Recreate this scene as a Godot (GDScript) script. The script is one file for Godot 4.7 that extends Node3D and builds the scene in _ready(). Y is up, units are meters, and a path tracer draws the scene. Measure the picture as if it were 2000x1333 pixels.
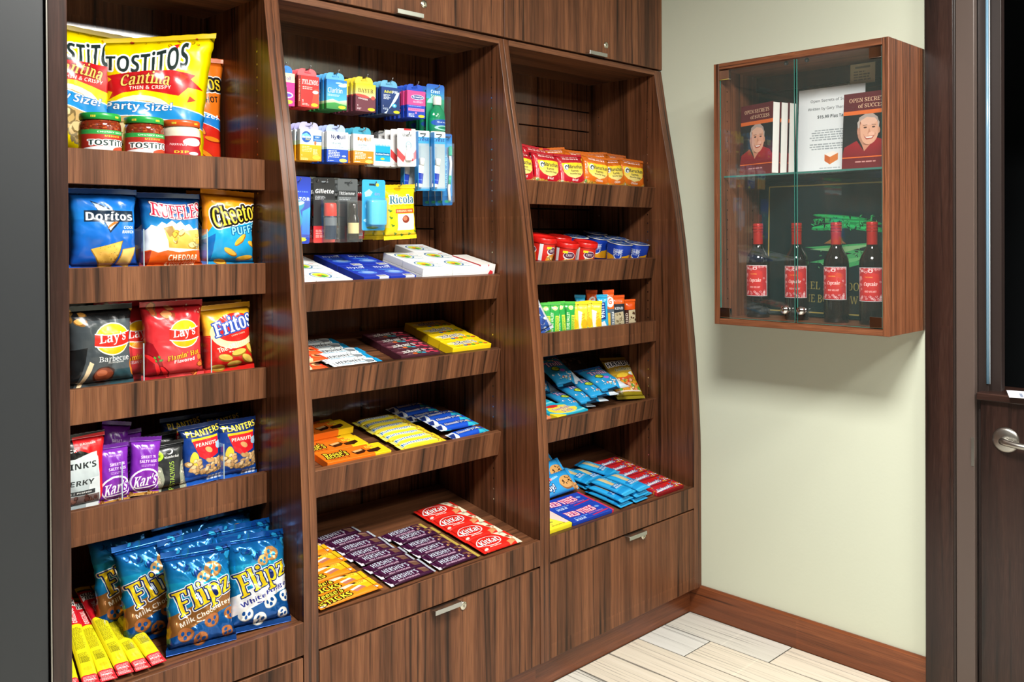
extends Node3D
# A hotel pantry corner: walnut snack cabinet with three bays, a wall-hung glass case and a half door.

const XA := -2.4      # outer edge of the first bay
const XAB := -1.6187  # seam between first and second bay
const XBC := -0.8190  # seam between second and third bay
const ZB := -0.483    # face of the slatted backs
const ZU := -0.164    # face of the upper doors

var M := {}           # materials
var D := {}           # printed designs: name -> [atlas number, Rect2]
var mesh_cache := {}
var used := {}

func _ready():
	# ---- camera
	var cam := Camera3D.new()
	cam.name = "camera"
	cam.projection = Camera3D.PROJECTION_FRUSTUM
	cam.near = 0.05
	cam.far = 60.0
	cam.size = 0.05 * 1333.0 / 1760.0
	cam.frustum_offset = Vector2(0.0, -0.05 * (666.5 - 473.4) / 1760.0)
	cam.position = Vector3(-2.7588, 1.3670, 1.8408)
	cam.rotation = Vector3(-0.00631, -0.77633, -0.00511)
	add_child(cam)
	cam.current = true
	# ---- surroundings and exposure
	var we := WorldEnvironment.new()
	we.name = "environment"
	var e := Environment.new()
	e.background_mode = Environment.BG_COLOR
	e.background_color = Color(0.02, 0.02, 0.022)
	e.tonemap_mode = Environment.TONE_MAPPER_LINEAR
	e.tonemap_exposure = 1.85
	e.sdfgi_enabled = true
	e.ssao_enabled = true
	e.ssil_enabled = true
	we.environment = e
	add_child(we)
	# ---- ceiling lamps (each a glowing panel and a light of its size just below)
	#       centre                       size x, z    light  glow
	var lamps := [
		[Vector3(-0.72, 2.6, 2.72), Vector2(0.7, 0.5), 2.7, 8.0],
		[Vector3(-1.75, 2.6, 1.35), Vector2(0.6, 0.6), 5.6, 5.0],
		[Vector3(-0.33, 2.6, 1.85), Vector2(0.36, 0.36), 0.75, 8.0],
	]
	start_atlas()
	draw_designs()
	make_materials()
	room()
	for i in lamps.size():
		ceiling_lamp(lamps[i], i)
	cabinets()
	left_bay()
	middle_bay()
	right_bay()
	wall_case()
	half_door()

# ------------------------------------------------------------------ naming
func numbered(called: String) -> String:
	if not used.has(called):
		used[called] = 0
		return called
	used[called] += 1
	return "%s_%03d" % [called, used[called]]

func tag(o: Node3D, label := "", category := "", group := "", kind := "") -> Node3D:
	if label != "": o.set_meta("label", label)
	if category != "": o.set_meta("category", category)
	if group != "": o.set_meta("group", group)
	if kind != "": o.set_meta("kind", kind)
	return o

func thing(called: String, label: String, category: String, group := "", kind := "") -> Node3D:
	var o := Node3D.new()
	o.name = numbered(called)
	add_child(o)
	tag(o, label, category, group, kind)
	return o

func part(parent: Node3D, called: String, mesh: Mesh, mat: Material, at := Vector3.ZERO, rot := Vector3.ZERO) -> MeshInstance3D:
	var o := MeshInstance3D.new()
	o.name = called if parent != self else numbered(called)
	o.mesh = mesh
	o.material_override = mat
	o.position = at
	o.rotation_degrees = rot
	parent.add_child(o, true)
	return o

func copy(src: Node3D, label: String, group := "") -> Node3D:
	var c: Node3D = src.duplicate()
	c.name = numbered(str(src.name).rstrip("0123456789").trim_suffix("_"))
	add_child(c)
	c.set_meta("label", label)
	if group != "": c.set_meta("group", group)
	return c

const ORD := ["first", "second", "third", "fourth", "fifth", "sixth", "seventh", "eighth", "ninth", "tenth"]

# ------------------------------------------------------------------ meshes
func quad(st: SurfaceTool, p: Array, uv: Array, out: Vector3):
	# a flat quad (or triangle) whose front looks along out
	var n: Vector3 = (p[1] - p[0]).cross(p[2] - p[0])
	var flip := n.dot(out) > 0.0
	n = n.normalized() * (1.0 if n.dot(out) > 0.0 else -1.0)
	var idx := [0, 1, 2] if p.size() == 3 else [0, 1, 2, 0, 2, 3]
	if flip: idx.reverse()
	for i in idx:
		st.set_normal(n)
		st.set_uv(uv[i])
		st.add_vertex(p[i])

# a box with chamfered edges; the wood grain runs along axis g; sizes in metres are the texture coordinates
func wbox(size: Vector3, g := 1, b := 0.0008, seed_ := 0.0) -> Mesh:
	var key := "wb%s%d%.4f%.2f" % [size, g, b, seed_]
	if mesh_cache.has(key): return mesh_cache[key]
	var st := SurfaceTool.new()
	st.begin(Mesh.PRIMITIVE_TRIANGLES)
	var h := size / 2.0
	var uvf := func(p: Vector3, a: int) -> Vector2:
		var o1 := (a + 1) % 3
		var o2 := (a + 2) % 3
		var gv := o1 if o1 == g else o2
		var gu := o2 if gv == o1 else o1
		return Vector2(p[gu] + seed_ * 0.37, -p[gv] + seed_ * 0.61)
	add_cbox(st, h, b, uvf)
	var m := st.commit()
	mesh_cache[key] = m
	return m

func add_cbox(st: SurfaceTool, h: Vector3, b: float, uvf: Callable, off := Vector3.ZERO):
	var idx := [0, 1, 2]
	for a in idx:
		var u: int = (a + 1) % 3
		var v: int = (a + 2) % 3
		for s in [-1.0, 1.0]:
			var pts := []
			var uvs := []
			for c in [[-1.0, -1.0], [1.0, -1.0], [1.0, 1.0], [-1.0, 1.0]]:
				var p := Vector3.ZERO
				p[a] = s * h[a]
				p[u] = c[0] * (h[u] - b)
				p[v] = c[1] * (h[v] - b)
				uvs.append(uvf.call(p, a))
				pts.append(p + off)
			var n := Vector3.ZERO
			n[a] = s
			quad(st, pts, uvs, n)
			if b <= 0.0: continue
			for su in [-1.0, 1.0]:
				# chamfer between face a,s and face u,su
				var q := []
				var quv := []
				for sv in [-1.0, 1.0]:
					var p1 := Vector3.ZERO
					p1[a] = s * h[a]; p1[u] = su * (h[u] - b); p1[v] = sv * (h[v] - b)
					q.append(p1)
				for sv in [1.0, -1.0]:
					var p2 := Vector3.ZERO
					p2[a] = s * (h[a] - b); p2[u] = su * h[u]; p2[v] = sv * (h[v] - b)
					q.append(p2)
				var n2 := Vector3.ZERO
				n2[a] = s; n2[u] = su
				for p3 in q: quv.append(uvf.call(p3, a))
				for i in 4: q[i] += off
				quad(st, q, quv, n2)
	if b > 0.0:
		for sx in [-1.0, 1.0]:
			for sy in [-1.0, 1.0]:
				for sz in [-1.0, 1.0]:
					var t := [Vector3(sx * h.x, sy * (h.y - b), sz * (h.z - b)), Vector3(sx * (h.x - b), sy * h.y, sz * (h.z - b)), Vector3(sx * (h.x - b), sy * (h.y - b), sz * h.z)]
					var tu := []
					for p4 in t: tu.append(uvf.call(p4, 2))
					for i in 3: t[i] += off
					quad(st, t, tu, Vector3(sx, sy, sz))

# a printed carton: +z shows the whole print; the other faces continue its edges
func carton(w: float, h: float, d: float, b := 0.0008) -> Mesh:
	var key := "ct%.4f_%.4f_%.4f_%.4f" % [w, h, d, b]
	if mesh_cache.has(key): return mesh_cache[key]
	var st := SurfaceTool.new()
	st.begin(Mesh.PRIMITIVE_TRIANGLES)
	var uvf := func(p: Vector3, a: int) -> Vector2:
		var u := 0.5 + p.x / w * 0.995
		var v := 0.5 - p.y / h * 0.995
		if a == 0:
			u = 0.012 if p.x < 0.0 else 0.988
			v = 0.5 - p.y / h * 0.98
		elif a == 1:
			v = 0.015 if p.y > 0.0 else 0.985
		return Vector2(u, v)
	add_cbox(st, Vector3(w, h, d) / 2.0, b, uvf)
	var m := st.commit()
	mesh_cache[key] = m
	return m

# one sheet of a sealed film bag. along: 0..1 seal to seal, across: side to side
func bag_body(w: float, h: float, t: float, sd: int, hor := false, box := 2.6, wr := 1.0, pin := 0.05, backf := 0.7, warp := Vector3.ZERO) -> Mesh:
	var key := "bg%.3f_%.3f_%.3f_%d_%s_%.1f_%.1f%s" % [w, h, t, sd, hor, box, wr, warp]
	if mesh_cache.has(key): return mesh_cache[key]
	var big := maxf(w, h) > 0.12
	var na := 26 if big else 18
	var nb := 20 if big else 12
	if hor:
		var sw := na; na = nb + 8; nb = sw - 8
	var ns := FastNoiseLite.new()
	ns.seed = sd
	ns.frequency = 1.0
	ns.fractal_octaves = 3
	var L := w if hor else h      # seal to seal
	var W := h if hor else w
	var seal := minf(0.012, L * 0.07)
	var st := SurfaceTool.new()
	st.begin(Mesh.PRIMITIVE_TRIANGLES)
	var base := 0
	for side in [1.0, -1.0]:
		for j in na + 1:
			for i in nb + 1:
				var a := float(j) / na
				var c := float(i) / nb
				var A := absf(2.0 * a - 1.0)
				var C := absf(2.0 * c - 1.0)
				var pr := pow(maxf(0.0, 1.0 - pow(C, box)), 0.5) * pow(maxf(0.0, 1.0 - pow(A, box + 0.6)), 0.62)
				var near := exp(-(1.0 - A) * 5.5)
				var e1 := sin(c * (17.0 + sd % 5) + ns.get_noise_2d(c * 3.0, a * 1.5 + side) * 7.0)
				var wrk := wr * t * (0.11 * e1 * near * (1.0 - A * 0.75) * sqrt(maxf(pr, 0.0)) * 2.2 + 0.12 * ns.get_noise_3d(c * 2.6 + sd, a * 2.6, side) * sqrt(pr) + 0.07 * absf(ns.get_noise_3d(c * 5.0, a * 4.0 + sd, side * 2.0)) * pr)
				var side_in := pin * pow(maxf(0.0, 1.0 - A * A), 0.8) + 0.012 * wr * ns.get_noise_2d(a * 6.0, float(sd)) * (1.0 if c > 0.5 else -1.0)
				var cc := 0.5 + (c - 0.5) * (1.0 - side_in * 2.0)
				if wr > 2.0: wrk += t * (0.34 * absf(ns.get_noise_3d(c * 4.2 + 3.0, a * 4.2, side * 3.0 + sd)) - 0.05) * pow(pr, 0.6)
				var z: float = side * (pr * t * 0.5 * (1.0 if side > 0.0 else backf) + wrk)
				z += 0.05 * wr * t * sin(c * 5.0 + sd) * pow(a if not hor else 0.0, 4.0)
				var al := seal + a * (L - 2.0 * seal)
				var uv: Vector2
				var pos: Vector3
				if hor:
					pos = Vector3(al - L / 2.0, cc * W, z)
					uv = Vector2(al / L, 1.0 - cc)
				else:
					# warp: lean to the side, flare of the top, rise of the top corner
					pos = Vector3((cc - 0.5) * W * (1.0 + warp.y * al / L) + warp.x * al / L, al + warp.z * (cc - 0.5) * pow(al / L, 1.6), z)
					uv = Vector2(cc, 1.0 - al / L)
				if side < 0.0: uv.x = 1.0 - uv.x
				st.set_uv(uv)
				st.add_vertex(pos)
		for j in na:
			for i in nb:
				var p0 := base + j * (nb + 1) + i
				var p1 := p0 + 1
				var p2 := p0 + nb + 1
				var p3 := p2 + 1
				var fl: bool = (side > 0.0) != hor
				for k in ([p0, p2, p1, p1, p2, p3] if fl else [p0, p1, p2, p1, p3, p2]): st.add_index(k)
		base += (na + 1) * (nb + 1)
	st.generate_normals()
	var m := st.commit()
	mesh_cache[key] = m
	return m

# the crimped seal at one end (end 0: bottom or left, 1: top or right)
func bag_seal(w: float, h: float, t: float, sd: int, end: int, hor := false, wr := 1.0, warp := Vector3.ZERO) -> Mesh:
	var key := "sl%.3f_%.3f_%.3f_%d_%d_%s%s" % [w, h, t, sd, end, hor, warp]
	if mesh_cache.has(key): return mesh_cache[key]
	var L := w if hor else h
	var W := h if hor else w
	var seal := minf(0.012, L * 0.07)
	var st := SurfaceTool.new()
	st.begin(Mesh.PRIMITIVE_TRIANGLES)
	var na := 8
	var nb := 16
	var base := 0
	for side in [1.0, -1.0]:
		for j in na + 1:
			for i in nb + 1:
				var a := float(j) / na
				var c := float(i) / nb
				var al := a * seal if end == 0 else L - seal + a * seal
				var z: float = (0.0004 if j % 2 == 0 else -0.0004) + side * 0.00035
				if end == 1 and not hor: z += 0.05 * wr * t * sin(c * 5.0 + sd)
				var jag: float = 0.0007 if i % 2 == 0 else -0.0003
				if j == na and end == 1: al += jag
				if j == 0 and end == 0: al -= jag * 0.3
				if hor:
					st.set_uv(Vector2(clampf(al / L, 0.005, 0.995), 1.0 - c))
					st.add_vertex(Vector3(al - L / 2.0, c * W, z))
				else:
					st.set_uv(Vector2(c, clampf(1.0 - al / L, 0.005, 0.995)))
					st.add_vertex(Vector3((c - 0.5) * W * (1.0 + warp.y * al / L) + warp.x * al / L, al + warp.z * (c - 0.5) * pow(maxf(al, 0.0) / L, 1.6), z))
		for j in na:
			for i in nb:
				var p0 := base + j * (nb + 1) + i
				var p1 := p0 + 1
				var p2 := p0 + nb + 1
				var p3 := p2 + 1
				var fl: bool = (side > 0.0) != hor
				for k in ([p0, p2, p1, p1, p2, p3] if fl else [p0, p1, p2, p1, p3, p2]): st.add_index(k)
		base += (na + 1) * (nb + 1)
	st.generate_normals()
	var m := st.commit()
	mesh_cache[key] = m
	return m

# rings of [radius, height, v] turned about y; squash flattens z, pw > 2 squares the outline
func lathe(rings: Array, n := 28, sz := 1.0, pw := 2.0, u0 := 0.0, u1 := 1.0, flat_ := false) -> Mesh:
	var st := SurfaceTool.new()
	st.begin(Mesh.PRIMITIVE_TRIANGLES)
	for k in rings.size():
		for i in n + 1:
			var a := TAU * i / n
			var cx := -sin(a)
			var cz := -cos(a)
			if pw != 2.0:
				var q := pow(pow(absf(cx), pw) + pow(absf(cz), pw), -1.0 / pw)
				cx *= q; cz *= q
			st.set_uv(Vector2(lerpf(u0, u1, float(i) / n), rings[k][2] if rings[k].size() > 2 else rings[k][1] * 8.0))
			st.add_vertex(Vector3(cx * rings[k][0], rings[k][1], cz * rings[k][0] * sz))
	for k in rings.size() - 1:
		for i in n:
			var p0 := k * (n + 1) + i
			var p2 := p0 + n + 1
			for q in [p0, p2, p0 + 1, p0 + 1, p2, p2 + 1]: st.add_index(q)
	st.generate_normals()
	if flat_:
		st.deindex()
		st.generate_normals()
	return st.commit()

# an outline (x, y) given thickness along z; uv fits the outline's box
func slab(poly: PackedVector2Array, d: float, uvscale := 0.0) -> Mesh:
	var st := SurfaceTool.new()
	st.begin(Mesh.PRIMITIVE_TRIANGLES)
	var r := Rect2(poly[0], Vector2.ZERO)
	for p in poly: r = r.expand(p)
	var tri := Geometry2D.triangulate_polygon(poly)
	var uvof := func(p: Vector2) -> Vector2:
		if uvscale > 0.0: return Vector2(p.x, -p.y) * uvscale
		return Vector2((p.x - r.position.x) / r.size.x, 1.0 - (p.y - r.position.y) / r.size.y)
	for s in [1.0, -1.0]:
		for k in range(0, tri.size(), 3):
			var pts := []
			var uvs := []
			for q in 3:
				var p := poly[tri[k + q]]
				pts.append(Vector3(p.x, p.y, s * d / 2.0))
				uvs.append(uvof.call(p))
			quad(st, pts, uvs, Vector3(0, 0, s))
	var cw := Geometry2D.is_polygon_clockwise(poly)
	for i in poly.size():
		var a := poly[i]
		var b := poly[(i + 1) % poly.size()]
		var n := Vector2(b.y - a.y, a.x - b.x) * (-1.0 if cw else 1.0)
		quad(st, [Vector3(a.x, a.y, -d / 2), Vector3(b.x, b.y, -d / 2), Vector3(b.x, b.y, d / 2), Vector3(a.x, a.y, d / 2)], [uvof.call(a), uvof.call(b), uvof.call(b), uvof.call(a)], Vector3(n.x, n.y, 0))
	return st.commit()

# a clear blister: a shell open at the back
func shell(w: float, h: float, d: float) -> Mesh:
	var st := SurfaceTool.new()
	st.begin(Mesh.PRIMITIVE_TRIANGLES)
	var x := w / 2
	var y := h / 2
	var z := d / 2
	var k := 0.86
	var f := [Vector3(-x * k, -y * 0.95, z), Vector3(x * k, -y * 0.95, z), Vector3(x * k, y * 0.95, z), Vector3(-x * k, y * 0.95, z)]
	var b := [Vector3(-x, -y, -z), Vector3(x, -y, -z), Vector3(x, y, -z), Vector3(-x, y, -z)]
	var u := [Vector2.ZERO, Vector2.ZERO, Vector2.ZERO, Vector2.ZERO]
	quad(st, f, u, Vector3(0, 0, 1))
	var o := [Vector3(0, -1, 0), Vector3(1, 0, 0), Vector3(0, 1, 0), Vector3(-1, 0, 0)]
	for i in 4: quad(st, [b[i], b[(i + 1) % 4], f[(i + 1) % 4], f[i]], u, o[i])
	return st.commit()

# a round wire or bar along points
func tube(pts: Array, r: float, n := 8, r_end := -1.0) -> Mesh:
	var st := SurfaceTool.new()
	st.begin(Mesh.PRIMITIVE_TRIANGLES)
	var up := Vector3(0.13, 0.98, 0.11).normalized()
	for k in pts.size():
		var dir: Vector3 = (pts[mini(k + 1, pts.size() - 1)] - pts[maxi(k - 1, 0)]).normalized()
		var x := dir.cross(up if absf(dir.dot(up)) < 0.95 else Vector3.RIGHT).normalized()
		var y := dir.cross(x)
		var rr := r if r_end < 0.0 else lerpf(r, r_end, float(k) / (pts.size() - 1))
		for i in n + 1:
			var a := TAU * i / n
			st.set_uv(Vector2(float(i) / n, float(k) / (pts.size() - 1)))
			st.add_vertex(pts[k] + (x * cos(a) + y * sin(a)) * rr)
	for k in pts.size() - 1:
		for i in n:
			var p0 := k * (n + 1) + i
			var p2 := p0 + n + 1
			for q in [p0, p0 + 1, p2, p0 + 1, p2 + 1, p2]: st.add_index(q)
	var c0 := pts.size() * (n + 1)
	st.add_vertex(pts[0]); st.add_vertex(pts[-1])
	for i in n:
		for q in [c0, i + 1, i]: st.add_index(q)
		var e0 := (pts.size() - 1) * (n + 1) + i
		for q in [c0 + 1, e0, e0 + 1]: st.add_index(q)
	st.generate_normals()
	return st.commit()

func circle(r: float, n := 20, c := Vector2.ZERO, ry := -1.0) -> PackedVector2Array:
	var p := PackedVector2Array()
	for i in n:
		var a := TAU * i / n
		p.append(c + Vector2(cos(a) * r, sin(a) * (r if ry < 0.0 else ry)))
	return p

func round_rect(w: float, h: float, r: float, base := false) -> PackedVector2Array:
	var p := PackedVector2Array()
	for q in 4:
		var cx := (w / 2 - r) * (1.0 if q in [0, 3] else -1.0)
		var cy := (h / 2 - r) * (1.0 if q < 2 else -1.0)
		for i in 5:
			var a := PI / 2 * (q + i / 4.0)
			p.append(Vector2(cx + cos(a) * r, cy + sin(a) * r + (h / 2 if base else 0.0)))
	return p

# ------------------------------------------------------------------ print: a small scan-line painter
const SS := 2.0
var atlases: Array = []
var atlas_x := 2
var atlas_y := 2
var atlas_row := 0
var cv: Image
var ck := 1.0
var fonts := []
var glyphs := {}
var ts
var rng := RandomNumberGenerator.new()

func start_atlas():
	for spec in [["Droid Sans", 700], ["Droid Sans", 400], ["Droid Serif", 700], ["Droid Serif", 400]]:
		var f := SystemFont.new()
		f.font_names = PackedStringArray([spec[0]])
		f.font_weight = spec[1]
		fonts.append(f)
	ts = TextServerManager.get_primary_interface()
	atlases.append(Image.create(2048, 2048, false, Image.FORMAT_RGB8))

func K(h) -> Color:
	return h if h is Color else Color(h as String)

# begin a print 100 units wide and h units high; px = its width in texels
func begin(h: float, px: float, bg):
	ck = px / 100.0 * SS
	cv = Image.create(int(px * SS), int(h * ck), false, Image.FORMAT_RGB8)
	cv.fill(K(bg))
	rng.seed = hash(h * 7.0 + px)

func finish(called: String):
	var w := int(cv.get_width() / SS)
	var h := int(cv.get_height() / SS)
	cv.resize(w, h, Image.INTERPOLATE_BILINEAR if SS <= 2.0 else Image.INTERPOLATE_LANCZOS)
	if atlas_x + w + 4 > 2048:
		atlas_x = 2
		atlas_y += atlas_row + 6
		atlas_row = 0
	if atlas_y + h + 4 > 2048:
		atlases.append(Image.create(2048, 2048, false, Image.FORMAT_RGB8))
		atlas_x = 2; atlas_y = 2; atlas_row = 0
	var at: Image = atlases[-1]
	var whole := Rect2i(0, 0, w, h)
	for o in [Vector2i(-2, 0), Vector2i(2, 0), Vector2i(0, -2), Vector2i(0, 2), Vector2i.ZERO]:
		at.blit_rect(cv, whole, Vector2i(atlas_x, atlas_y) + o)
	D[called] = [atlases.size() - 1, Rect2(atlas_x / 2048.0, atlas_y / 2048.0, w / 2048.0, h / 2048.0)]
	atlas_x += w + 6
	atlas_row = maxi(atlas_row, h)

# fill contours (even-odd), in texels of cv
func fillc(cs: Array, col: Color, col2 = null):
	var H := cv.get_height()
	var W := cv.get_width()
	var ymin := 1e9
	var ymax := -1e9
	for c in cs:
		for p in c:
			ymin = minf(ymin, p.y); ymax = maxf(ymax, p.y)
	var y0 := clampi(int(ceil(ymin - 0.5)), 0, H)
	var y1 := clampi(int(floor(ymax - 0.5)), -1, H - 1)
	if y1 < y0: return
	var rows := []
	rows.resize(y1 - y0 + 1)
	for i in rows.size(): rows[i] = PackedFloat32Array()
	for c in cs:
		var n: int = c.size()
		for i in n:
			var a: Vector2 = c[i]
			var b: Vector2 = c[(i + 1) % n]
			if a.y == b.y: continue
			if a.y > b.y:
				var s := a; a = b; b = s
			var r0 := maxi(int(ceil(a.y - 0.5)), y0)
			var r1 := mini(int(ceil(b.y - 0.5)) - 1, y1)
			var k := (b.x - a.x) / (b.y - a.y)
			for y in range(r0, r1 + 1):
				rows[y - y0].append(a.x + (y + 0.5 - a.y) * k)
	for i in rows.size():
		var r: PackedFloat32Array = rows[i]
		r.sort()
		var cc: Color = col if col2 == null else col.lerp(col2, (y0 + i - ymin) / maxf(1.0, ymax - ymin))
		for q in range(0, r.size() - 1, 2):
			var xa := clampi(int(round(r[q])), 0, W)
			var xb := clampi(int(round(r[q + 1])), 0, W)
			if xb > xa: cv.fill_rect(Rect2i(xa, y0 + i, xb - xa, 1), cc)

func P(pts: Array, col, col2 = null):
	var p := PackedVector2Array()
	for i in range(0, pts.size(), 2): p.append(Vector2(pts[i], pts[i + 1]) * ck)
	fillc([p], K(col), null if col2 == null else K(col2))

func R(x: float, y: float, w: float, h: float, col, col2 = null):
	P([x, y, x + w, y, x + w, y + h, x, y + h], col, col2)

func E(cx: float, cy: float, rx: float, ry: float, col, rot := 0.0, col2 = null):
	var p := PackedVector2Array()
	for i in 28:
		var a := TAU * i / 28
		p.append((Vector2(cx, cy) + Vector2(cos(a) * rx, sin(a) * ry).rotated(deg_to_rad(rot))) * ck)
	fillc([p], K(col), null if col2 == null else K(col2))

func ring(cx: float, cy: float, rx: float, ry: float, wd: float, col, rot := 0.0):
	var a_ := PackedVector2Array()
	var b_ := PackedVector2Array()
	for i in 28:
		var a := TAU * i / 28
		a_.append((Vector2(cx, cy) + Vector2(cos(a) * rx, sin(a) * ry).rotated(deg_to_rad(rot))) * ck)
		b_.append((Vector2(cx, cy) + Vector2(cos(a) * (rx - wd), sin(a) * (ry - wd)).rotated(deg_to_rad(rot))) * ck)
	fillc([a_, b_], K(col))

func L(x0: float, y0: float, x1: float, y1: float, wd: float, col):
	var n := Vector2(y0 - y1, x1 - x0).normalized() * wd / 2.0
	P([x0 + n.x, y0 + n.y, x1 + n.x, y1 + n.y, x1 - n.x, y1 - n.y, x0 - n.x, y0 - n.y], col)

# a band between two curves: top edge y(x) = y0 + a*cos-like bow
func band(x0: float, x1: float, yl: float, ym: float, yr: float, th: float, col, col2 = null):
	var pts := []
	for i in 17:
		var u := i / 16.0
		pts.append_array([lerpf(x0, x1, u), (1 - u) * (1 - u) * yl + 2 * u * (1 - u) * ym + u * u * yr])
	for i in 17:
		var u := 1.0 - i / 16.0
		pts.append_array([lerpf(x0, x1, u), (1 - u) * (1 - u) * yl + 2 * u * (1 - u) * ym + u * u * yr + th])
	P(pts, col, col2)

# ragged lumps: chips, nuts, fruit
func lumps(n: int, x: float, y: float, w: float, h: float, cols: Array, s0: float, s1: float, asp := 0.7):
	for i in n:
		var c := Vector2(x + rng.randf() * w, y + rng.randf() * h)
		var s := rng.randf_range(s0, s1)
		var rot := rng.randf() * TAU
		for layer in 2:
			var pts := PackedVector2Array()
			for k in 11:
				var a := TAU * k / 11
				var r := s * rng.randf_range(0.8, 1.15) * (1.0 if layer == 0 else 0.78)
				pts.append((c + Vector2(cos(a) * r, sin(a) * r * asp).rotated(rot) - (Vector2.ZERO if layer == 0 else Vector2(0.1, 0.12) * s)) * ck)
			var col := K(cols[rng.randi() % cols.size()])
			fillc([pts], col.darkened(0.35) if layer == 0 else col)

# rows too fine to read
func small(x: float, y: float, w: float, n: int, lh: float, col, al := 0):
	for i in n:
		var ww := w * rng.randf_range(0.65, 1.0)
		var xx := x if al == 0 else x + (w - ww) / 2.0
		var e := xx + ww
		while xx < e:
			var l := rng.randf_range(1.5, 5.0) * lh * 0.5
			R(xx, y + i * lh, minf(l, e - xx), lh * 0.5, col)
			xx += l + lh * 0.35

func bars(x: float, y: float, w: float, h: float):
	R(x, y, w, h, "ffffff")
	var xx := x + w * 0.08
	while xx < x + w * 0.92:
		var b := rng.randf_range(0.02, 0.05) * w
		R(xx, y + h * 0.1, b, h * 0.8, "101010")
		xx += b + rng.randf_range(0.02, 0.05) * w

func glyph(ch: String, f: int) -> Array:
	var key := "%s%d" % [ch, f]
	if glyphs.has(key): return glyphs[key]
	var rid: RID = fonts[f].get_rids()[0]
	var gi: int = ts.font_get_glyph_index(rid, 96, ch.unicode_at(0), 0)
	var d: Dictionary = ts.font_get_glyph_contours(rid, 96, gi)
	var out := []
	var s := 0
	for e in d.get("contours", []):
		var c := PackedVector2Array()
		for i in range(s, int(e) + 1):
			c.append(Vector2(d.points[i].x, d.points[i].y) / 96.0)
		s = int(e) + 1
		if c.size() > 2: out.append(c)
	var adv: float = ts.font_get_glyph_advance(rid, 96, gi).x / 96.0
	glyphs[key] = [out, adv]
	return glyphs[key]

# lettering fitted to a box w x h round (cx, cy). o: f font, o outline colour, ow its width, sk slant, arc bow, g growth to the right, r turn, sp spacing, c2 second colour
func T(s: String, cx: float, cy: float, w: float, h: float, col, o := {}):
	var f: int = o.get("f", 0)
	var pen := 0.0
	var gl := []
	var mn := Vector2(1e9, 1e9)
	var mx := -mn
	for ch in s:
		var g := glyph(ch, f)
		var cs := []
		for c in g[0]:
			var q := PackedVector2Array()
			for p in c:
				var v := Vector2(p.x + pen, p.y)
				q.append(v)
				mn = mn.min(v); mx = mx.max(v)
			cs.append(q)
		gl.append(cs)
		pen += g[1] + o.get("sp", 0.0)
	var size := (mx - mn).max(Vector2(1e-4, 1e-4))
	var sk: float = o.get("sk", 0.0)
	var arc: float = o.get("arc", 0.0)
	var gr: float = o.get("g", 0.0)
	var rot := deg_to_rad(o.get("r", 0.0))
	for cs in gl:
		for i in cs.size():
			var q: PackedVector2Array = cs[i]
			for k in q.size():
				var u := (q[k].x - mn.x) / size.x * 2.0 - 1.0
				var v := (q[k].y - mn.y) / size.y * 2.0 - 1.0
				var p := Vector2(u * w / 2.0, v * h / 2.0 * (1.0 + gr * u))
				p.x -= sk * p.y
				p.y += arc * (u * u - 0.5)
				q[k] = (Vector2(cx, cy) + p.rotated(rot)) * ck
			cs[i] = q
	for pass_ in ([0, 1, 2] if o.has("o2") else [1, 2] if o.has("o") else [2]):
		for cs in gl:
			if pass_ == 2:
				if cs.size(): fillc(cs, K(col), null if not o.has("c2") else K(o.c2))
				continue
			var ow: float = (o.get("ow", 1.2) + (o.get("ow2", 1.2) if pass_ == 0 else 0.0)) * ck
			var sgn := 0.0
			var best := 0.0
			var areas := []
			for q in cs:
				var a := 0.0
				for k in q.size(): a += q[k].cross(q[(k + 1) % q.size()])
				areas.append(a)
				if absf(a) > best:
					best = absf(a); sgn = signf(a)
			for k in cs.size():
				if signf(areas[k]) != sgn: continue
				var q: PackedVector2Array = cs[k]
				if Geometry2D.is_polygon_clockwise(q): q.reverse()
				for z in Geometry2D.offset_polygon(q, ow, Geometry2D.JOIN_ROUND):
					if not Geometry2D.is_polygon_clockwise(z): fillc([z], K(o.o if pass_ == 1 else o.o2))

# ------------------------------------------------------------------ the prints
func pretzel(x: float, y: float, s: float, c, hole, rot := 0.0):
	E(x, y, s, s * 0.88, K(c).darkened(0.25), rot)
	E(x - s * 0.05, y - s * 0.06, s * 0.95, s * 0.82, c, rot)
	for q in [[-0.38, -0.12], [0.38, -0.12], [0.0, 0.36]]:
		var v := Vector2(q[0], q[1]).rotated(deg_to_rad(rot)) * s
		E(x + v.x, y + v.y, s * 0.22, s * 0.27, hole, rot)

func lays(x: float, y: float, r: float):
	E(x, y, r, r * 0.97, "fff6d8")
	E(x, y, r * 0.94, r * 0.9, "ffd21c", 0, "f2a90a")
	band(x - r * 0.99, x + r * 0.99, y - r * 0.38, y - r * 0.12, y - r * 0.45, r * 0.78, "ffffff")
	band(x - r * 1.0, x + r * 1.0, y - r * 0.33, y - r * 0.07, y - r * 0.40, r * 0.66, "d5281e")
	T("Lay's", x, y - r * 0.02, r * 1.5, r * 0.72, "ffffff", {"f": 2, "sk": 0.1, "r": -5})

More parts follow.
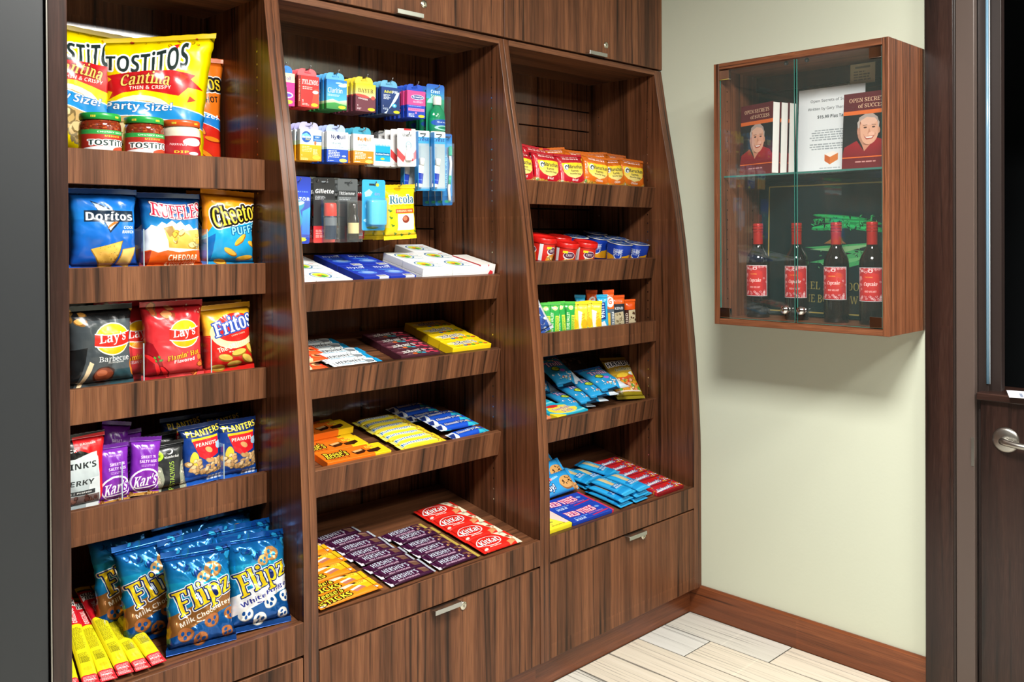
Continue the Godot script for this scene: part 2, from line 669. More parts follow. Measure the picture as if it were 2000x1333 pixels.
func draw_designs():
	# --- first bay, top shelf
	begin(132, 330, "f4d900")
	R(0, 0, 100, 8, "d9bc00")
	lumps(9, 4, 4, 90, 8, ["d8ae00", "c23a18"], 1.0, 2.4)
	T("TOSTiTOS", 42, 26, 70, 21, "20302e", {"o": "ffffff", "ow": 1.7, "g": 0.3, "arc": -5, "r": -5, "sk": 0.1})
	P([64, 11, 69, 10, 67, 15], "d2261e")
	P([3, 52, 12, 44, 8, 40, 30, 38, 62, 37, 84, 42, 80, 46, 92, 56, 78, 54, 70, 62, 40, 56, 22, 58, 10, 64, 13, 57], "c4161c")
	T("Cantina", 41, 45, 42, 12, "f6d467", {"f": 2, "sk": 0.15, "o": "8c0f12", "ow": 0.8, "arc": 2})
	T("THIN & CRISPY", 45, 53.5, 36, 3.4, "ffe9e0")
	E(36, 80, 30, 19, "fff4d0")
	E(36, 84, 27, 18, "c9a76a")
	lumps(16, 15, 88, 42, 22, ["d8be86", "c7a768", "e3cf9b"], 5, 9)
	lumps(10, 4, 94, 16, 14, ["c33b20", "d8542f"], 3, 6)
	band(0, 100, 66, 64, 80, 15, "ffffff")
	band(0, 100, 67, 65, 81, 13, "1f8fd6")
	T("Party Size!", 36, 72.5, 58, 9.5, "ffffff", {"r": 3, "arc": -1.5, "o": "0f5ea6", "ow": 0.5})
	P([70, 40, 78, 44, 71, 49], "d9401f")
	P([80, 62, 86, 66, 78, 68], "d9401f")
	P([60, 108, 68, 106, 69, 116], "d9401f")
	finish("tostitos")
	begin(200, 230, "e8761c")
	R(0, 0, 100, 14, "cf5f12")
	R(0, 100, 100, 100, "cc1f17", "e23a1a")
	T("Cheetos", 50, 50, 88, 26, "ffce2b", {"f": 2, "o": "141414", "ow": 4, "o2": "ffffff", "ow2": 1.5, "r": -12, "arc": 4})
	T("FLAMIN' HOT", 55, 76, 70, 10, "1b1b1b", {"r": -8})
	band(0, 100, 88, 84, 106, 20, "ffffff")
	band(0, 100, 90, 86, 108, 17, "1d7fd0")
	T("Party Size!", 50, 99, 80, 10, "ffffff", {"r": 6})
	for q in [[25, 128, 20], [60, 122, 50], [82, 140, 10], [40, 150, -20], [72, 165, 30], [24, 172, 15], [55, 184, -15]]:
		E(q[0], q[1], 15, 4.6, "9c1a10", q[2])
		E(q[0] - 1, q[1] - 1, 14, 3.6, "f08a1e", q[2])
	finish("cheese_sticks")
	begin(60, 300, "b02a1c")
	R(0, 0, 100, 11, "2f9e48")
	for k in 2:
		var x := 26.0 + k * 50
		T("CHUNKY SALSA", x, 5.6, 24, 3.6, "e8ffe8")
		T("MEDIUM", x, 15, 13, 4, "ffd83a")
		E(x - 1, 50, 26, 12, "eef2f4")
		T("TOSTiTOS", x, 30, 38, 14, "16302c", {"o": "ffffff", "ow": 1.4, "g": 0.08})
		E(x + 10, 46, 10, 8, "c84a2a")
		small(x - 10, 54, 20, 2, 2.0, "6d1510", 1)
	finish("salsa_label")
	begin(60, 300, "b3202a")
	for k in 2:
		var x := 26.0 + k * 50
		T("TOSTiTOS", x - 12, 22, 15, 5, "ffffff", {"r": 8})
		E(x + 1, 15, 9, 10, "fff8ea")
		E(x + 16, 27, 6.5, 11, "ffd21c")
		T("Lay's", x + 16, 27, 10, 7, "d5281e", {"f": 2})
		T("DIP", x - 9, 40, 12, 6, "ffe03a")
		E(x + 2, 43, 5, 4, "ffffff")
	finish("dip_label")
	# --- second shelf
	begin(133, 270, "1668c4")
	R(0, 0, 100, 50, "0d4a9c", "1e86de")
	R(0, 50, 100, 83, "1a78d4", "0c3f9a")
	P([27, 20, 74, 44, 52, 72], "10233c")
	P([29, 23, 70, 44, 52, 68], "8fb0c8", "ffffff")
	P([48, 66, 76, 45, 70, 44, 50, 60], "d8742c")
	R(18, 36, 70, 18, "14283c")
	T("Doritos", 53, 45, 66, 14, "ffffff", {"o": "14283c", "ow": 1.6})
	T("COOL", 80, 63, 16, 5, "ffffff", {"sk": 0.15})
	T("RANCH", 79, 70, 18, 5, "ffffff", {"sk": 0.15})
	P([26, 98, 71, 84, 60, 126, 42, 129], "8a6420")
	P([27, 97, 70, 85, 58, 124, 43, 127], "e3b04c")
	P([70, 98, 92, 94, 84, 128, 64, 122], "b98432")
	P([71, 99, 91, 95, 82, 126, 66, 121], "ebc56e")
	lumps(26, 36, 92, 28, 26, ["c98c2a", "b05a20", "4d7a34"], 0.5, 1.2)
	finish("blue_chips")
	begin(133, 270, "154f9e")
	R(0, 0, 100, 62, "0b3a80", "1f86c4")
	T("RUFFLES", 55, 31, 80, 24, "c41f3a", {"o": "ffffff", "ow": 1.5, "o2": "5a0c1a", "ow2": 0.8, "g": 0.05, "arc": -7, "f": 2})
	var zz := [0, 70]
	for i in 15: zz.append_array([i * 7.2, 66 - 14 * sin(i * 0.25) + (3 if i % 2 else -3)])
	zz.append_array([100, 108, 0, 112])
	P(zz, "ffffff", "c9d6e0")
	P([30, 62, 44, 58, 52, 68, 90, 64, 94, 100, 40, 96], "f5d87a", "e0a23a")
	P([30, 62, 44, 58, 50, 72, 40, 78], "a8854a")
	lumps(12, 46, 70, 46, 26, ["f6df94", "eec765", "f0b53e"], 5, 9)
	P([0, 102, 12, 99, 24, 104, 38, 100, 56, 104, 78, 101, 100, 100, 100, 133, 0, 133], "e8641c", "e05512")
	P([0, 104, 14, 100, 10, 133, 0, 133], "9a2a18")
	T("CHEDDAR", 64, 113, 48, 10, "fff3d8")
	T("& SOUR CREAM", 62, 123, 48, 6, "fff3d8")
	finish("ridged_chips")
	begin(138, 270, "1d9fd0")
	R(0, 0, 100, 50, "e88a10", "f4a522")
	P([0, 50, 0, 90, 10, 80, 20, 62, 40, 50], "e88a10")
	R(20, 52, 80, 86, "27aee0", "1688c0")
	P([0, 95, 22, 80, 18, 138, 0, 138], "1260a8")
	T("Cheetos", 58, 42, 84, 34, "ffd33a", {"f": 2, "o": "16140e", "ow": 3.4, "o2": "ffffff", "ow2": 1.8, "r": -14, "g": -0.1})
	T("PUFFS", 72, 70, 44, 14, "8fe0f4", {"o": "0c5f96", "ow": 1.6, "r": -14, "arc": -3})
	for q in [[66, 90, 14, -50], [90, 96, 10, 20], [50, 112, 13, 30], [78, 122, 16, -10], [38, 130, 12, 10]]:
		E(q[0], q[1], q[2], 5, "a8641a", q[3])
		E(q[0] - 1, q[1] - 1, q[2] - 1, 4, "f3b83a", q[3])
	finish("cheese_puffs")
	# --- third shelf
	begin(133, 270, "3d4448")
	R(0, 0, 100, 24, "1f2224")
	R(60, 24, 40, 80, "4b565b")
	lumps(5, 2, 10, 22, 18, ["c98a3a", "d99c4c"], 6, 9)
	P([0, 70, 26, 66, 22, 90, 10, 133, 0, 133], "15181a")
	lays(62, 55, 27)
	T("Barbecue", 64, 86, 46, 9, "f4f4f2", {"f": 3})
	T("FLAVORED", 66, 92.5, 24, 2.6, "d8d8d4")
	E(50, 112, 17, 14, "3a1c14")
	E(49, 111, 14, 11, "7d3a24")
	E(46, 108, 8, 5, "a85a3a")
	P([28, 88, 34, 92, 22, 128, 14, 132], "d9c09a")
	R(64, 104, 36, 29, "2d4a52")
	E(98, 100, 9, 18, "d27a2a")
	finish("dark_chips")
	begin(133, 270, "d8323a")
	R(0, 0, 100, 133, "c8222a", "e0484a")
	P([0, 60, 14, 70, 26, 100, 40, 133, 0, 133], "9c1420")
	lumps(5, 14, 8, 34, 18, ["d9683a", "e8935a"], 7, 12)
	lumps(6, 66, 8, 28, 18, ["e8705a", "f0a890"], 1.5, 3)
	lays(62, 56, 25)
	T("Flamin' Hot", 60, 92, 52, 9, "ffd02a", {"r": -10, "f": 2, "o": "9c1420", "ow": 0.8})
	T("Flavored", 62, 101, 32, 6, "ffffff", {"r": -6})
	for q in [[14, 96, 50], [22, 112, 70], [34, 118, 50]]:
		E(q[0], q[1], 13, 4, "7a0c14", q[2])
		E(q[0] - 1, q[1], 12, 3, "e8242a", q[2])
	lumps(4, 8, 92, 18, 10, ["5a9a3a"], 2, 3.5)
	lumps(5, 78, 96, 18, 30, ["d9542a", "e8803a"], 5, 9)
	finish("red_chips")
	begin(143, 250, "d3231c")
	R(0, 0, 100, 62, "e8a414", "f4c440")
	E(60, 58, 46, 36, "fbe9a8")
	E(62, 50, 40, 30, "d3231c")
	T("Fritos", 58, 42, 76, 34, "ffffff", {"f": 2, "sk": 0.1, "o": "2a4ea8", "ow": 2.6, "r": -16, "g": 0.1})
	T("CORN CHIPS", 66, 65, 26, 3, "ffd8b0", {"r": -12})
	T("The ORIGINAL", 60, 87, 72, 11, "ffe9c8", {"r": -12})
	small(46, 99, 30, 1, 4.0, "ffd0b0")
	for q in [[40, 112, 20], [66, 104, -10], [84, 120, 40], [58, 128, 0], [28, 132, 10], [92, 100, 50]]:
		E(q[0], q[1], 15, 8, "9a6a1c", q[2])
		E(q[0], q[1] - 1.5, 14, 6, "f2c95a", q[2])
	finish("corn_chips")
	# --- fourth shelf
	begin(190, 190, "c8d0d2")
	R(0, 0, 100, 60, "141414")
	P([30, 8, 100, 4, 100, 190, 86, 190, 80, 60, 40, 40, 30, 44], "c8161c")
	R(36, 16, 50, 18, "d8242a")
	T("BLACKHAWK", 60, 26, 34, 5, "f0c8c0")
	T("JACK", 20, 40, 30, 10, "f2f2ee")
	P([0, 66, 30, 60, 60, 50, 78, 48, 80, 110, 60, 112, 56, 190, 0, 190], "c9d2d4", "8f9ca0")
	T("LINK'S", 42, 78, 66, 15, "1d2224")
	T("JERKY", 38, 122, 62, 16, "1d2224", {"sk": 0.1})
	R(0, 140, 72, 11, "202428")
	T("25g | Protein", 36, 145.5, 56, 6, "f0f0ee")
	R(0, 153, 82, 22, "6a5a58")
	lumps(14, 4, 156, 70, 16, ["5a3a34", "7a544a"], 5, 9)
	finish("jerky")
	begin(185, 170, "7a2aa8")
	R(0, 0, 100, 16, "5c1c84")
	T("KAR'S NUTS", 50, 36, 34, 4, "c89adf")
	T("SWEET 'N", 54, 62, 46, 9, "f0dcf8")
	T("SALTY MIX", 54, 76, 54, 9, "f0dcf8")
	small(30, 86, 48, 2, 4.0, "c89adf", 1)
	E(50, 138, 46, 40, "f4eef8")
	E(50, 139, 42, 35, "7a249e")
	T("Kar's", 50, 136, 74, 34, "ffffff", {"f": 2, "sk": 0.3, "r": -10})
	band(20, 84, 158, 160, 150, 4, "ffffff")
	R(0, 176, 100, 9, "b8863a")
	lumps(14, 0, 174, 100, 10, ["c9964a", "7a4a22"], 4, 7)
	finish("trail_mix")
	begin(150, 210, "26292a")
	R(0, 0, 100, 22, "17191a")
	E(20, 38, 17, 15, "a6d82a")
	T("NEW", 20, 38, 18, 8, "1d2a10")
	E(55, 30, 9, 8, "e8e8e4")
	E(52, 28, 8, 7, "26292a")
	T("Wonderful", 58, 45, 40, 7, "f4f4f0", {"f": 2})
	P([0, 66, 14, 60, 30, 74, 36, 110, 30, 150, 0, 150], "9aa08a")
	P([100, 60, 84, 64, 78, 100, 82, 150, 100, 150], "9aa08a")
	lumps(22, 2, 68, 26, 80, ["d8d2bc", "c2bca2", "e8e2d0"], 5, 8)
	lumps(14, 84, 70, 14, 78, ["d8d2bc", "c2bca2"], 4, 7)
	T("PISTACHIOS", 57, 104, 88, 13, "b6dc4a", {"r": -90, "f": 1})
	finish("pistachios")
	begin(150, 230, "163a86")
	R(0, 0, 100, 30, "10295e")
	R(0, 128, 100, 22, "1c56b4")
	T("PLANTERS", 55, 20, 82, 15, "ffe14a", {"o": "0c1e4a", "ow": 1.2, "arc": -3, "r": -4})
	P([24, 34, 88, 32, 88, 38, 24, 41], "f2c020")
	P([25, 40, 88, 37, 86, 80, 56, 92, 40, 80], "d8202a")
	T("PEANUTS", 57, 50, 48, 9, "fff0e0", {"r": -3})
	E(62, 66, 10, 6, "e2a86a", 40)
	E(88, 58, 9, 10, "a8d0e8")
	E(28, 84, 10, 18, "f0c83a")
	lumps(46, 8, 88, 84, 36, ["d9b07a", "e8c896", "c99a62"], 6, 9)
	P([0, 124, 40, 132, 100, 122, 100, 150, 0, 150], "1c56b4")
	for k in 4: R(60 + k * 9, 132, 7, 12, "d8e4f4")
	finish("peanuts")
	# --- bottom bin of the first bay
	begin(640, 80, "efe11e")
	R(0, 0, 100, 150, "d8221e")
	R(0, 0, 100, 34, "e0b81a")
	T("MONSTER", 50, 30, 90, 22, "2a8a2e", {"r": 0})
	R(6, 62, 88, 60, "f4efe8")
	T("SLIM", 50, 78, 80, 30, "1a1a1a", {"sk": 0.2})
	T("JIM", 50, 110, 70, 26, "1a1a1a", {"sk": 0.2})
	R(0, 128, 100, 130, "cf1c2a")
	T("ORIGINAL", 56, 195, 110, 30, "f0ece4", {"r": -90})
	small(14, 282, 72, 24, 6.0, "6a6a10")
	small(16, 450, 66, 10, 6.0, "5a5a10")
	R(22, 470, 60, 40, "c9bf1a")
	small(26, 474, 52, 6, 6.0, "5a5a10")
	E(50, 545, 26, 12, "c9bf1a")
	R(0, 578, 100, 62, "d83038")
	small(10, 586, 80, 8, 6.0, "f0b8b8")
	finish("meat_stick")
	for q in [["pretzel_milk", "8a5a2c", "b06a3a", "Milk Chocolatey", "f4ece0"], ["pretzel_white", "f2f2f4", "f6f4ee", "White Fudge", "2a2f8a"]]:
		begin(140, 300, "1679b4")
		R(0, 0, 100, 44, "0c4a96", "1787c2")
		R(0, 44, 100, 50, "1a9cc8", "126aa8")
		R(0, 94, 100, 46, "0f5a9c", "0c3f86")
		lumps(18, 0, 2, 100, 40, ["1466b4", "2aa0d8", "0d3f8c"], 4, 9)
		R(0, 11, 100, 2, "0a3a78")
		P([0, 90, 100, 60, 100, 86, 0, 118], q[1])
		pretzel(68, 34, 12, "c08a52", "1787c2", 30)
		pretzel(54, 42, 9, "d8a86a", "1787c2", -20)
		T("Flipz", 53, 68, 78, 42, "f8d420", {"f": 2, "r": -17, "o": "14286a", "ow": 1.6, "o2": "ffffff", "ow2": 1.2, "g": -0.18})
		T(q[3], 54, 92, 76, 9, q[4], {"r": -17})
		small(40, 101, 34, 1, 3.0, q[4])
		for s in [[24, 116, 11, 10], [62, 104, 11, -20], [46, 126, 11, 20], [90, 100, 10, 0], [84, 124, 9, 35]]:
			pretzel(s[0], s[1], s[2], q[2], "0d4a92", s[3])
		finish(q[0])
	# --- hanging medicines
	begin(128, 150, "e0208a")
	R(0, 0, 100, 36, "f6e9b0")
	R(0, 0, 40, 36, "d83a9a")
	T("Midol", 50, 20, 60, 14, "5a2a9a", {"f": 2})
	small(12, 50, 60, 3, 6.0, "f8b8dc")
	E(66, 86, 26, 12, "e8e4f8")
	E(66, 86, 20, 7, "6a4ac0")
	E(70, 112, 20, 8, "f2d83a")
	finish("pain_pink")
	begin(128, 150, "d8201e")
	R(0, 0, 14, 128, "8a1210")
	P([60, 128, 78, 50, 100, 50, 100, 128], "e8452c")
	T("PAIN RELIEVER", 7, 60, 90, 6, "d8b08a", {"r": -90})
	T("TYLENOL", 57, 25, 78, 19, "ffffff", {"sk": 0.15, "f": 2})
	small(22, 44, 52, 2, 7.0, "f8d8d0")
	E(82, 64, 14, 7, "f8f4f0")
	T("1", 22, 102, 5, 10, "ffffff", {"f": 1})
	small(20, 112, 34, 2, 5.0, "f8d8d0")
	E(78, 116, 16, 7, "f4d81c")
	finish("pain_red")
	begin(128, 150, "1c8fdc")
	R(0, 0, 100, 90, "1878cc", "4ab4ec")
	E(78, 24, 20, 6, "f4faff")
	E(92, 18, 14, 6, "f4faff")
	E(62, 14, 18, 4, "a8dcf8")
	T("Claritin", 42, 46, 70, 22, "ffffff", {"f": 1, "o": "1878cc", "ow": 0.4})
	small(6, 64, 70, 2, 5.0, "d0ecfa")
	P([0, 92, 30, 84, 60, 92, 100, 84, 100, 128, 0, 128], "e8f4c8", "3aa04a")
	P([0, 104, 40, 98, 100, 108, 100, 128, 0, 128], "3a9c44", "2a8038")
	E(76, 117, 18, 7, "f4e41c")
	finish("allergy_blue")
	begin(128, 150, "6a3240")
	R(0, 0, 100, 62, "f8dc1c", "fbeeb0")
	T("BAYER", 50, 32, 76, 18, "3a2a18", {"f": 2})
	P([0, 50, 40, 50, 70, 66, 100, 62, 100, 72, 60, 76, 0, 66], "6a3240")
	E(34, 57, 34, 7, "d84a44", 8)
	T("ASPIRIN", 36, 70, 46, 7, "f4ece8", {"r": 6})
	E(86, 62, 10, 9, "e05040")
	T("1", 10, 102, 4, 9, "ffffff", {"f": 1})
	small(8, 112, 24, 2, 5.0, "f0dce0")
	E(78, 116, 18, 7, "f4e41c")
	finish("aspirin")
	begin(128, 150, "123e86")
	R(0, 0, 100, 128, "123a82", "0d2a5c")
	T("Advil", 36, 22, 42, 14, "f0e21c", {})
	T("PM", 72, 22, 26, 14, "e8f4f8", {})
	small(12, 36, 40, 4, 6.5, "e8f0f8")
	var sw := []
	for i in 12: sw.append_array([96 - pow(i / 11.0, 1.6) * 80, 20 + i * 9.6])
	for i in 12: sw.append_array([40 - pow(i / 11.0, 0.0) * 12 + pow((11 - i) / 11.0, 1.0) * -0.0 + i * 5.0, 126 - i * 9.4])
	P(sw, "d8ecf8")
	E(70, 86, 12, 9, "38b0e0")
	E(70, 86, 5, 4, "c8f4ff")
	T("1", 10, 92, 4, 8, "ffffff", {"f": 1})
	small(10, 100, 28, 2, 5.0, "d8e4f4")
	E(82, 116, 17, 7, "f4e41c")
	finish("pain_night")
	begin(128, 150, "1a3fb4")
	R(0, 0, 100, 68, "ec4a92")
	E(56, 30, 36, 12, "f8e4f0")
	E(56, 30, 33, 9.5, "24408a")
	T("Benadryl", 56, 30, 52, 12, "ffffff")
	T("ALLERGY", 58, 52, 52, 9, "f8d8e8")
	R(0, 68, 100, 12, "1c46bc")
	small(8, 71, 80, 1, 6.0, "9ab8f0")
	R(6, 82, 88, 14, "e87ab4")
	small(12, 86, 70, 1, 7.0, "b84a8c")
	E(48, 104, 5, 5, "ec7ab4")
	small(8, 108, 34, 3, 6.0, "d8e4fa")
	E(78, 118, 17, 7, "f4e41c")
	finish("allergy_pink")
	begin(195, 150, "19a07c")
	R(0, 0, 100, 52, "1c5cc0", "3aa0c8")
	T("Crest", 50, 26, 50, 12, "e8f8ff")
	T("Scope", 52, 44, 54, 16, "d8fbf0", {"o": "12806a", "ow": 1.5})
	E(30, 60, 26, 12, "a8f0dc", -20)
	R(0, 68, 100, 127, "16966e", "0f7a58")
	E(60, 126, 28, 24, "2058b4")
	T("Scope", 62, 122, 34, 12, "e8f4ff")
	E(62, 158, 22, 16, "a8f0d8")
	E(62, 158, 15, 10, "178a6a")
	E(50, 188, 20, 5, "b89a2a")
	finish("mouthwash")
	begin(122, 150, "f2a81c")
	R(0, 0, 100, 56, "e8f6fa")
	R(0, 44, 100, 16, "d4ecc8")
	R(60, 22, 40, 24, "1c66b4")
	T("DAY", 80, 29, 18, 6, "ffffff")
	T("COLD & FLU", 80, 39, 30, 5, "e8f4ff")
	E(29, 30, 24, 24, "e0ecf4")
	E(29, 30, 22, 22, "1a56b0")
	P([8, 22, 30, 14, 50, 26, 50, 34, 8, 34], "6ac0d8")
	T("Alka-Seltzer", 30, 30, 40, 9, "ffffff")
	T("PLUS", 36, 39, 20, 6, "f8e03a")
	E(70, 52, 5, 8, "d8683a")
	R(0, 60, 100, 62, "f4b01c", "f09c14")
	small(10, 66, 46, 4, 6.0, "fbe0a0")
	small(60, 76, 28, 5, 5.0, "fbe8c0")
	T("1", 8, 102, 4, 8, "fff0c8", {"f": 1})
	small(6, 112, 34, 2, 5.0, "fbe0a0")
	E(76, 108, 18, 8, "f8dc3c")
	finish("cold_day")
	for q in [["night_cold", "NyQuil", "1c2a5c", "1a4cb8", "c8e8f4"], ["day_cold", "DayQuil", "e8752c", "f08a1c", "d8ecd8"]]:
		begin(122, 150, "f6fafa")
		T(q[1], 52, 22, 64, 20, q[2], {"f": 1, "o": q[2], "ow": 0.6})
		T("COLD & FLU", 60, 36, 30, 4, "9aa8b8")
		T("SEVERE", 44, 46, 44, 8, "4a7a8a")
		small(36, 55, 50, 2, 5.0, "7a98a8")
		R(0, 62, 100, 10, q[4])
		R(0, 70, 100, 52, q[3])
		small(8, 75, 54, 5, 6.0, "f0f0e8")
		E(80, 96, 10, 3, "f0f4e8")
		T("1", 8, 106, 4, 8, "ffffff", {"f": 1})
		small(6, 114, 34, 1, 5.0, "f0f0f8")
		E(76, 113, 18, 7, "f4ee6a")
		finish(q[0])
	begin(132, 150, "e8f0f4")
	for k in 24: R(5 + k * 3.8, 14, 2.4, 108, "f8fbfc" if k % 2 else "d8e4ea")
	R(8, 36, 86, 72, "1ba4dc")
	for k in 12: P([8 + k * 7.2, 36, 14 + k * 7.2, 36, 11 + k * 7.2, 24], "1ba4dc")
	R(8, 66, 86, 16, "0f6a9c")
	T("Cotton Swabs", 51, 74, 76, 8, "ffffff")
	E(50, 96, 12, 5, "c8e03a")
	finish("swabs")
	begin(168, 150, "f4f4f2")
	R(36, 0, 40, 8, "c8202a")
	T("Visine", 52, 28, 52, 16, "2a3a46", {"f": 1})
	small(40, 42, 30, 1, 4.0, "a8b4b8")
	E(60, 74, 24, 24, "d8e8ee")
	ring(60, 74, 15, 18, 3, "8ab0c0")
	E(60, 76, 8, 8, "9ac0d0")
	P([0, 88, 44, 128, 30, 150, 0, 124], "e04a4c")
	P([100, 92, 80, 116, 88, 140, 100, 132], "e88a8c")
	R(46, 112, 40, 26, "eef2f2")
	R(56, 132, 30, 12, "d83038")
	small(8, 156, 80, 1, 4.0, "c8b0b0")
	finish("eye_drops")
	begin(380, 110, "3ea0d8")
	R(0, 0, 100, 40, "d8ecf4")
	R(36, 16, 34, 7, "2a2f33")
	T("Crest", 54, 54, 80, 22, "24408a", {"sk": 0.1})
	P([8, 54, 20, 46, 26, 54, 20, 62], "c8202a")
	R(12, 80, 84, 286, "9cb0ba", "b8c4ca")
	finish("travel_card")
	begin(380, 110, "2a86cc")
	R(0, 0, 100, 70, "1e62b8", "2aa0dc")
	R(30, 14, 40, 7, "142a44")
	E(68, 100, 20, 30, "1d4a8c")
	T("ORAL CARE", 40, 200, 180, 18, "8ad8f0", {"r": -90})
	R(0, 330, 100, 50, "1466a8")
	E(50, 360, 30, 8, "2a9a70")
	finish("brush_card")
	begin(290, 130, "1e4ab8")
	R(0, 0, 100, 80, "14309c", "1e46c8")
	T("QUATTRO", 60, 66, 60, 7, "8ab0f0")
	T("RAZOR", 64, 96, 66, 15, "e8f0fc")
	E(40, 130, 38, 24, "1a94b4", -20)
	E(60, 116, 18, 8, "bfe8f0", -20)
	P([10, 150, 60, 140, 72, 190, 60, 240, 30, 250], "18a4bc", "1678a8")
	P([70, 150, 100, 130, 100, 260, 70, 250], "2ab0f0", "1a60d8")
	R(0, 250, 100, 40, "1a38a8")
	E(66, 272, 22, 8, "e8f03a")
	finish("razor_card")
	begin(270, 140, "1c1e22")
	R(0, 0, 100, 70, "0f1012", "23262a")
	R(38, 14, 30, 6, "7a8288")
	T("Gillette", 52, 56, 86, 18, "ffffff", {"sk": 0.15})
	small(8, 76, 60, 3, 6.0, "b8bec4")
	R(0, 200, 100, 70, "c8202a", "e04038")
	bars(62, 210, 30, 46)
	small(10, 216, 44, 5, 7.0, "f4c8c0")
	finish("foam_card")
	begin(270, 140, "54595c")
	R(34, 14, 40, 7, "22282a")
	R(0, 50, 92, 26, "2a2e31")
	T("TRESemme", 46, 62, 78, 14, "c8ccd0", {"sk": 0.15})
	small(8, 80, 76, 2, 6.0, "9aa0a4")
	R(0, 96, 100, 174, "2e3235", "1a1d1f")
	finish("spray_card")
	begin(182, 150, "33a8dc")
	R(30, 14, 34, 7, "1c2a34")
	E(66, 18, 7, 6, "c8e03a")
	P([10, 46, 30, 34, 46, 44, 36, 58, 14, 62], "a8ecf8")
	T("dry", 66, 52, 24, 14, "9a8ae0", {"f": 2})
	E(52, 90, 40, 18, "7ad8f4", -10)
	T("ONLY", 72, 106, 32, 11, "16486a")
	T("CARE", 72, 118, 32, 11, "16486a")
	small(58, 130, 30, 2, 5.0, "16608a")
	E(50, 150, 44, 9, "bff0fc", 6)
	E(46, 172, 26, 5, "5a8a3a")
	finish("wipes_card")
	begin(142, 250, "f2cf10")
	R(0, 0, 100, 8, "e0ba08")
	E(44, 12, 10, 5, "c9a20c")
	T("Ricola", 52, 38, 74, 22, "17647a", {"f": 2, "o": "ffffff", "ow": 2.2})
	small(18, 54, 66, 1, 4.0, "b89a1a")
	R(30, 63, 56, 11, "c8502a")
	T("ORIGINAL HERB", 58, 68.5, 48, 5, "f8e4b8")
	R(36, 76, 52, 42, "fbfaf4")
	E(60, 90, 11, 10, "8a3a2a")
	E(58, 88, 7, 6, "c87a5a")
	for q in [[14, 66], [16, 84], [20, 104], [30, 126], [52, 130], [74, 128], [92, 122]]:
		E(q[0], q[1], 4, 2, "5a8a2a", 40)
		E(q[0] + 3, q[1] + 2, 4, 2, "4a7a2a", -30)
	finish("drops_bag")
	# --- middle bay trays
	begin(84, 150, "f4f7f7")
	ring(38, 40, 27, 26, 3.5, "2a6a9c")
	E(38, 40, 20, 19, "bcd84a")
	P([24, 30, 50, 26, 52, 44, 34, 54], "f2dc2a")
	P([26, 46, 44, 36, 50, 52, 36, 60], "4aa03a")
	E(34, 42, 6, 6, "e8622a")
	T("Emergen-C", 64, 66, 40, 7, "2a7a9a")
	small(68, 22, 22, 1, 7.0, "d85a2a")
	small(62, 36, 30, 3, 5.0, "9ab0b8")
	finish("vitamin_box")
	begin(160, 130, "1838b4")
	R(0, 0, 100, 70, "1530a4", "1a44c0")
	T("Nytol", 46, 34, 64, 30, "f0f6ff", {"f": 2, "sk": 0.2})
	P([62, 16, 88, 10, 80, 26], "d8ecff")
	small(14, 62, 60, 2, 7.0, "5ab0e8")
	E(50, 100, 34, 22, "4a7ad8")
	E(54, 96, 22, 14, "8ab0e8")
	R(0, 130, 100, 30, "1434b0")
	bars(58, 136, 36, 22)
	finish("sleep_box")
	begin(60, 150, "f2eeee")
	R(0, 44, 100, 16, "c8202a")
	P([44, 0, 56, 0, 52, 8], "d8404a")
	P([50, 42, 66, 22, 86, 26, 90, 42], "d8303a")
	bars(14, 47, 60, 12)
	finish("antacid_front")
	begin(40, 220, "f4f2f0")
	R(0, 0, 100, 3, "a82028")
	R(94, 0, 6, 40, "b8242c")
	T("ANTACID", 58, 20, 52, 15, "2a2a2c", {"sk": -0.1})
	E(18, 20, 8, 6, "d0d8e0")
	finish("antacid_side")
	begin(28, 300, "e4c49a")
	R(58, 0, 42, 28, "d8331e", "e85a28")
	R(0, 0, 6, 28, "c8281e")
	E(80, 12, 13, 9, "e8b47a")
	E(82, 13, 9, 6, "6a3418")
	T("100", 22, 14, 26, 18, "f4f0e8", {"f": 2, "o": "b81c1c", "ow": 2, "r": -8})
	T("GRAND", 46, 15, 26, 13, "f4f0e8", {"f": 2, "o": "b81c1c", "ow": 1.6, "r": -8})
	finish("caramel_bar")
	begin(33, 300, "eaf1f4")
	R(84, 0, 16, 33, "1f9cd4")
	P([84, 0, 92, 0, 84, 20], "eaf1f4")
	T("HERSHEY'S", 40, 12, 58, 11, "3a3f46")
	T("COOKIES 'N' CREME", 40, 22, 48, 4.5, "3f8fb8")
	E(74, 20, 9, 7, "4a4f54")
	E(74, 18.5, 8.5, 5.5, "8a9298")
	lumps(7, 56, 25, 24, 6, ["6a7278", "c8d0d4"], 1.2, 2.4)
	finish("cookie_bar")
	begin(44, 300, "4a1f2c")
	T("m&m's", 44, 17, 62, 20, "f2ece6", {"f": 2, "o": "201018", "ow": 1.6, "r": -4})
	for q in [[52, 33, "2a9a8a"], [62, 36, "3aa0c0"], [74, 33, "d8485a"], [86, 30, "d83a54"], [40, 36, "d8682a"], [92, 38, "c83050"], [80, 12, "d8485a"], [92, 16, "e86a7a"]]:
		E(q[0], q[1], 6, 5, K(q[2]).darkened(0.3))
		E(q[0] - 0.5, q[1] - 0.6, 5.4, 4.2, q[2])
	E(12, 20, 9, 7, "7a4a54")
	small(20, 36, 16, 1, 4.0, "c8a8b0")
	finish("candy_brown")
	begin(44, 300, "f6d011")
	T("m&m's", 46, 17, 62, 20, "3a2a18", {"f": 2, "o": "ffffff", "ow": 1.2, "r": -4})
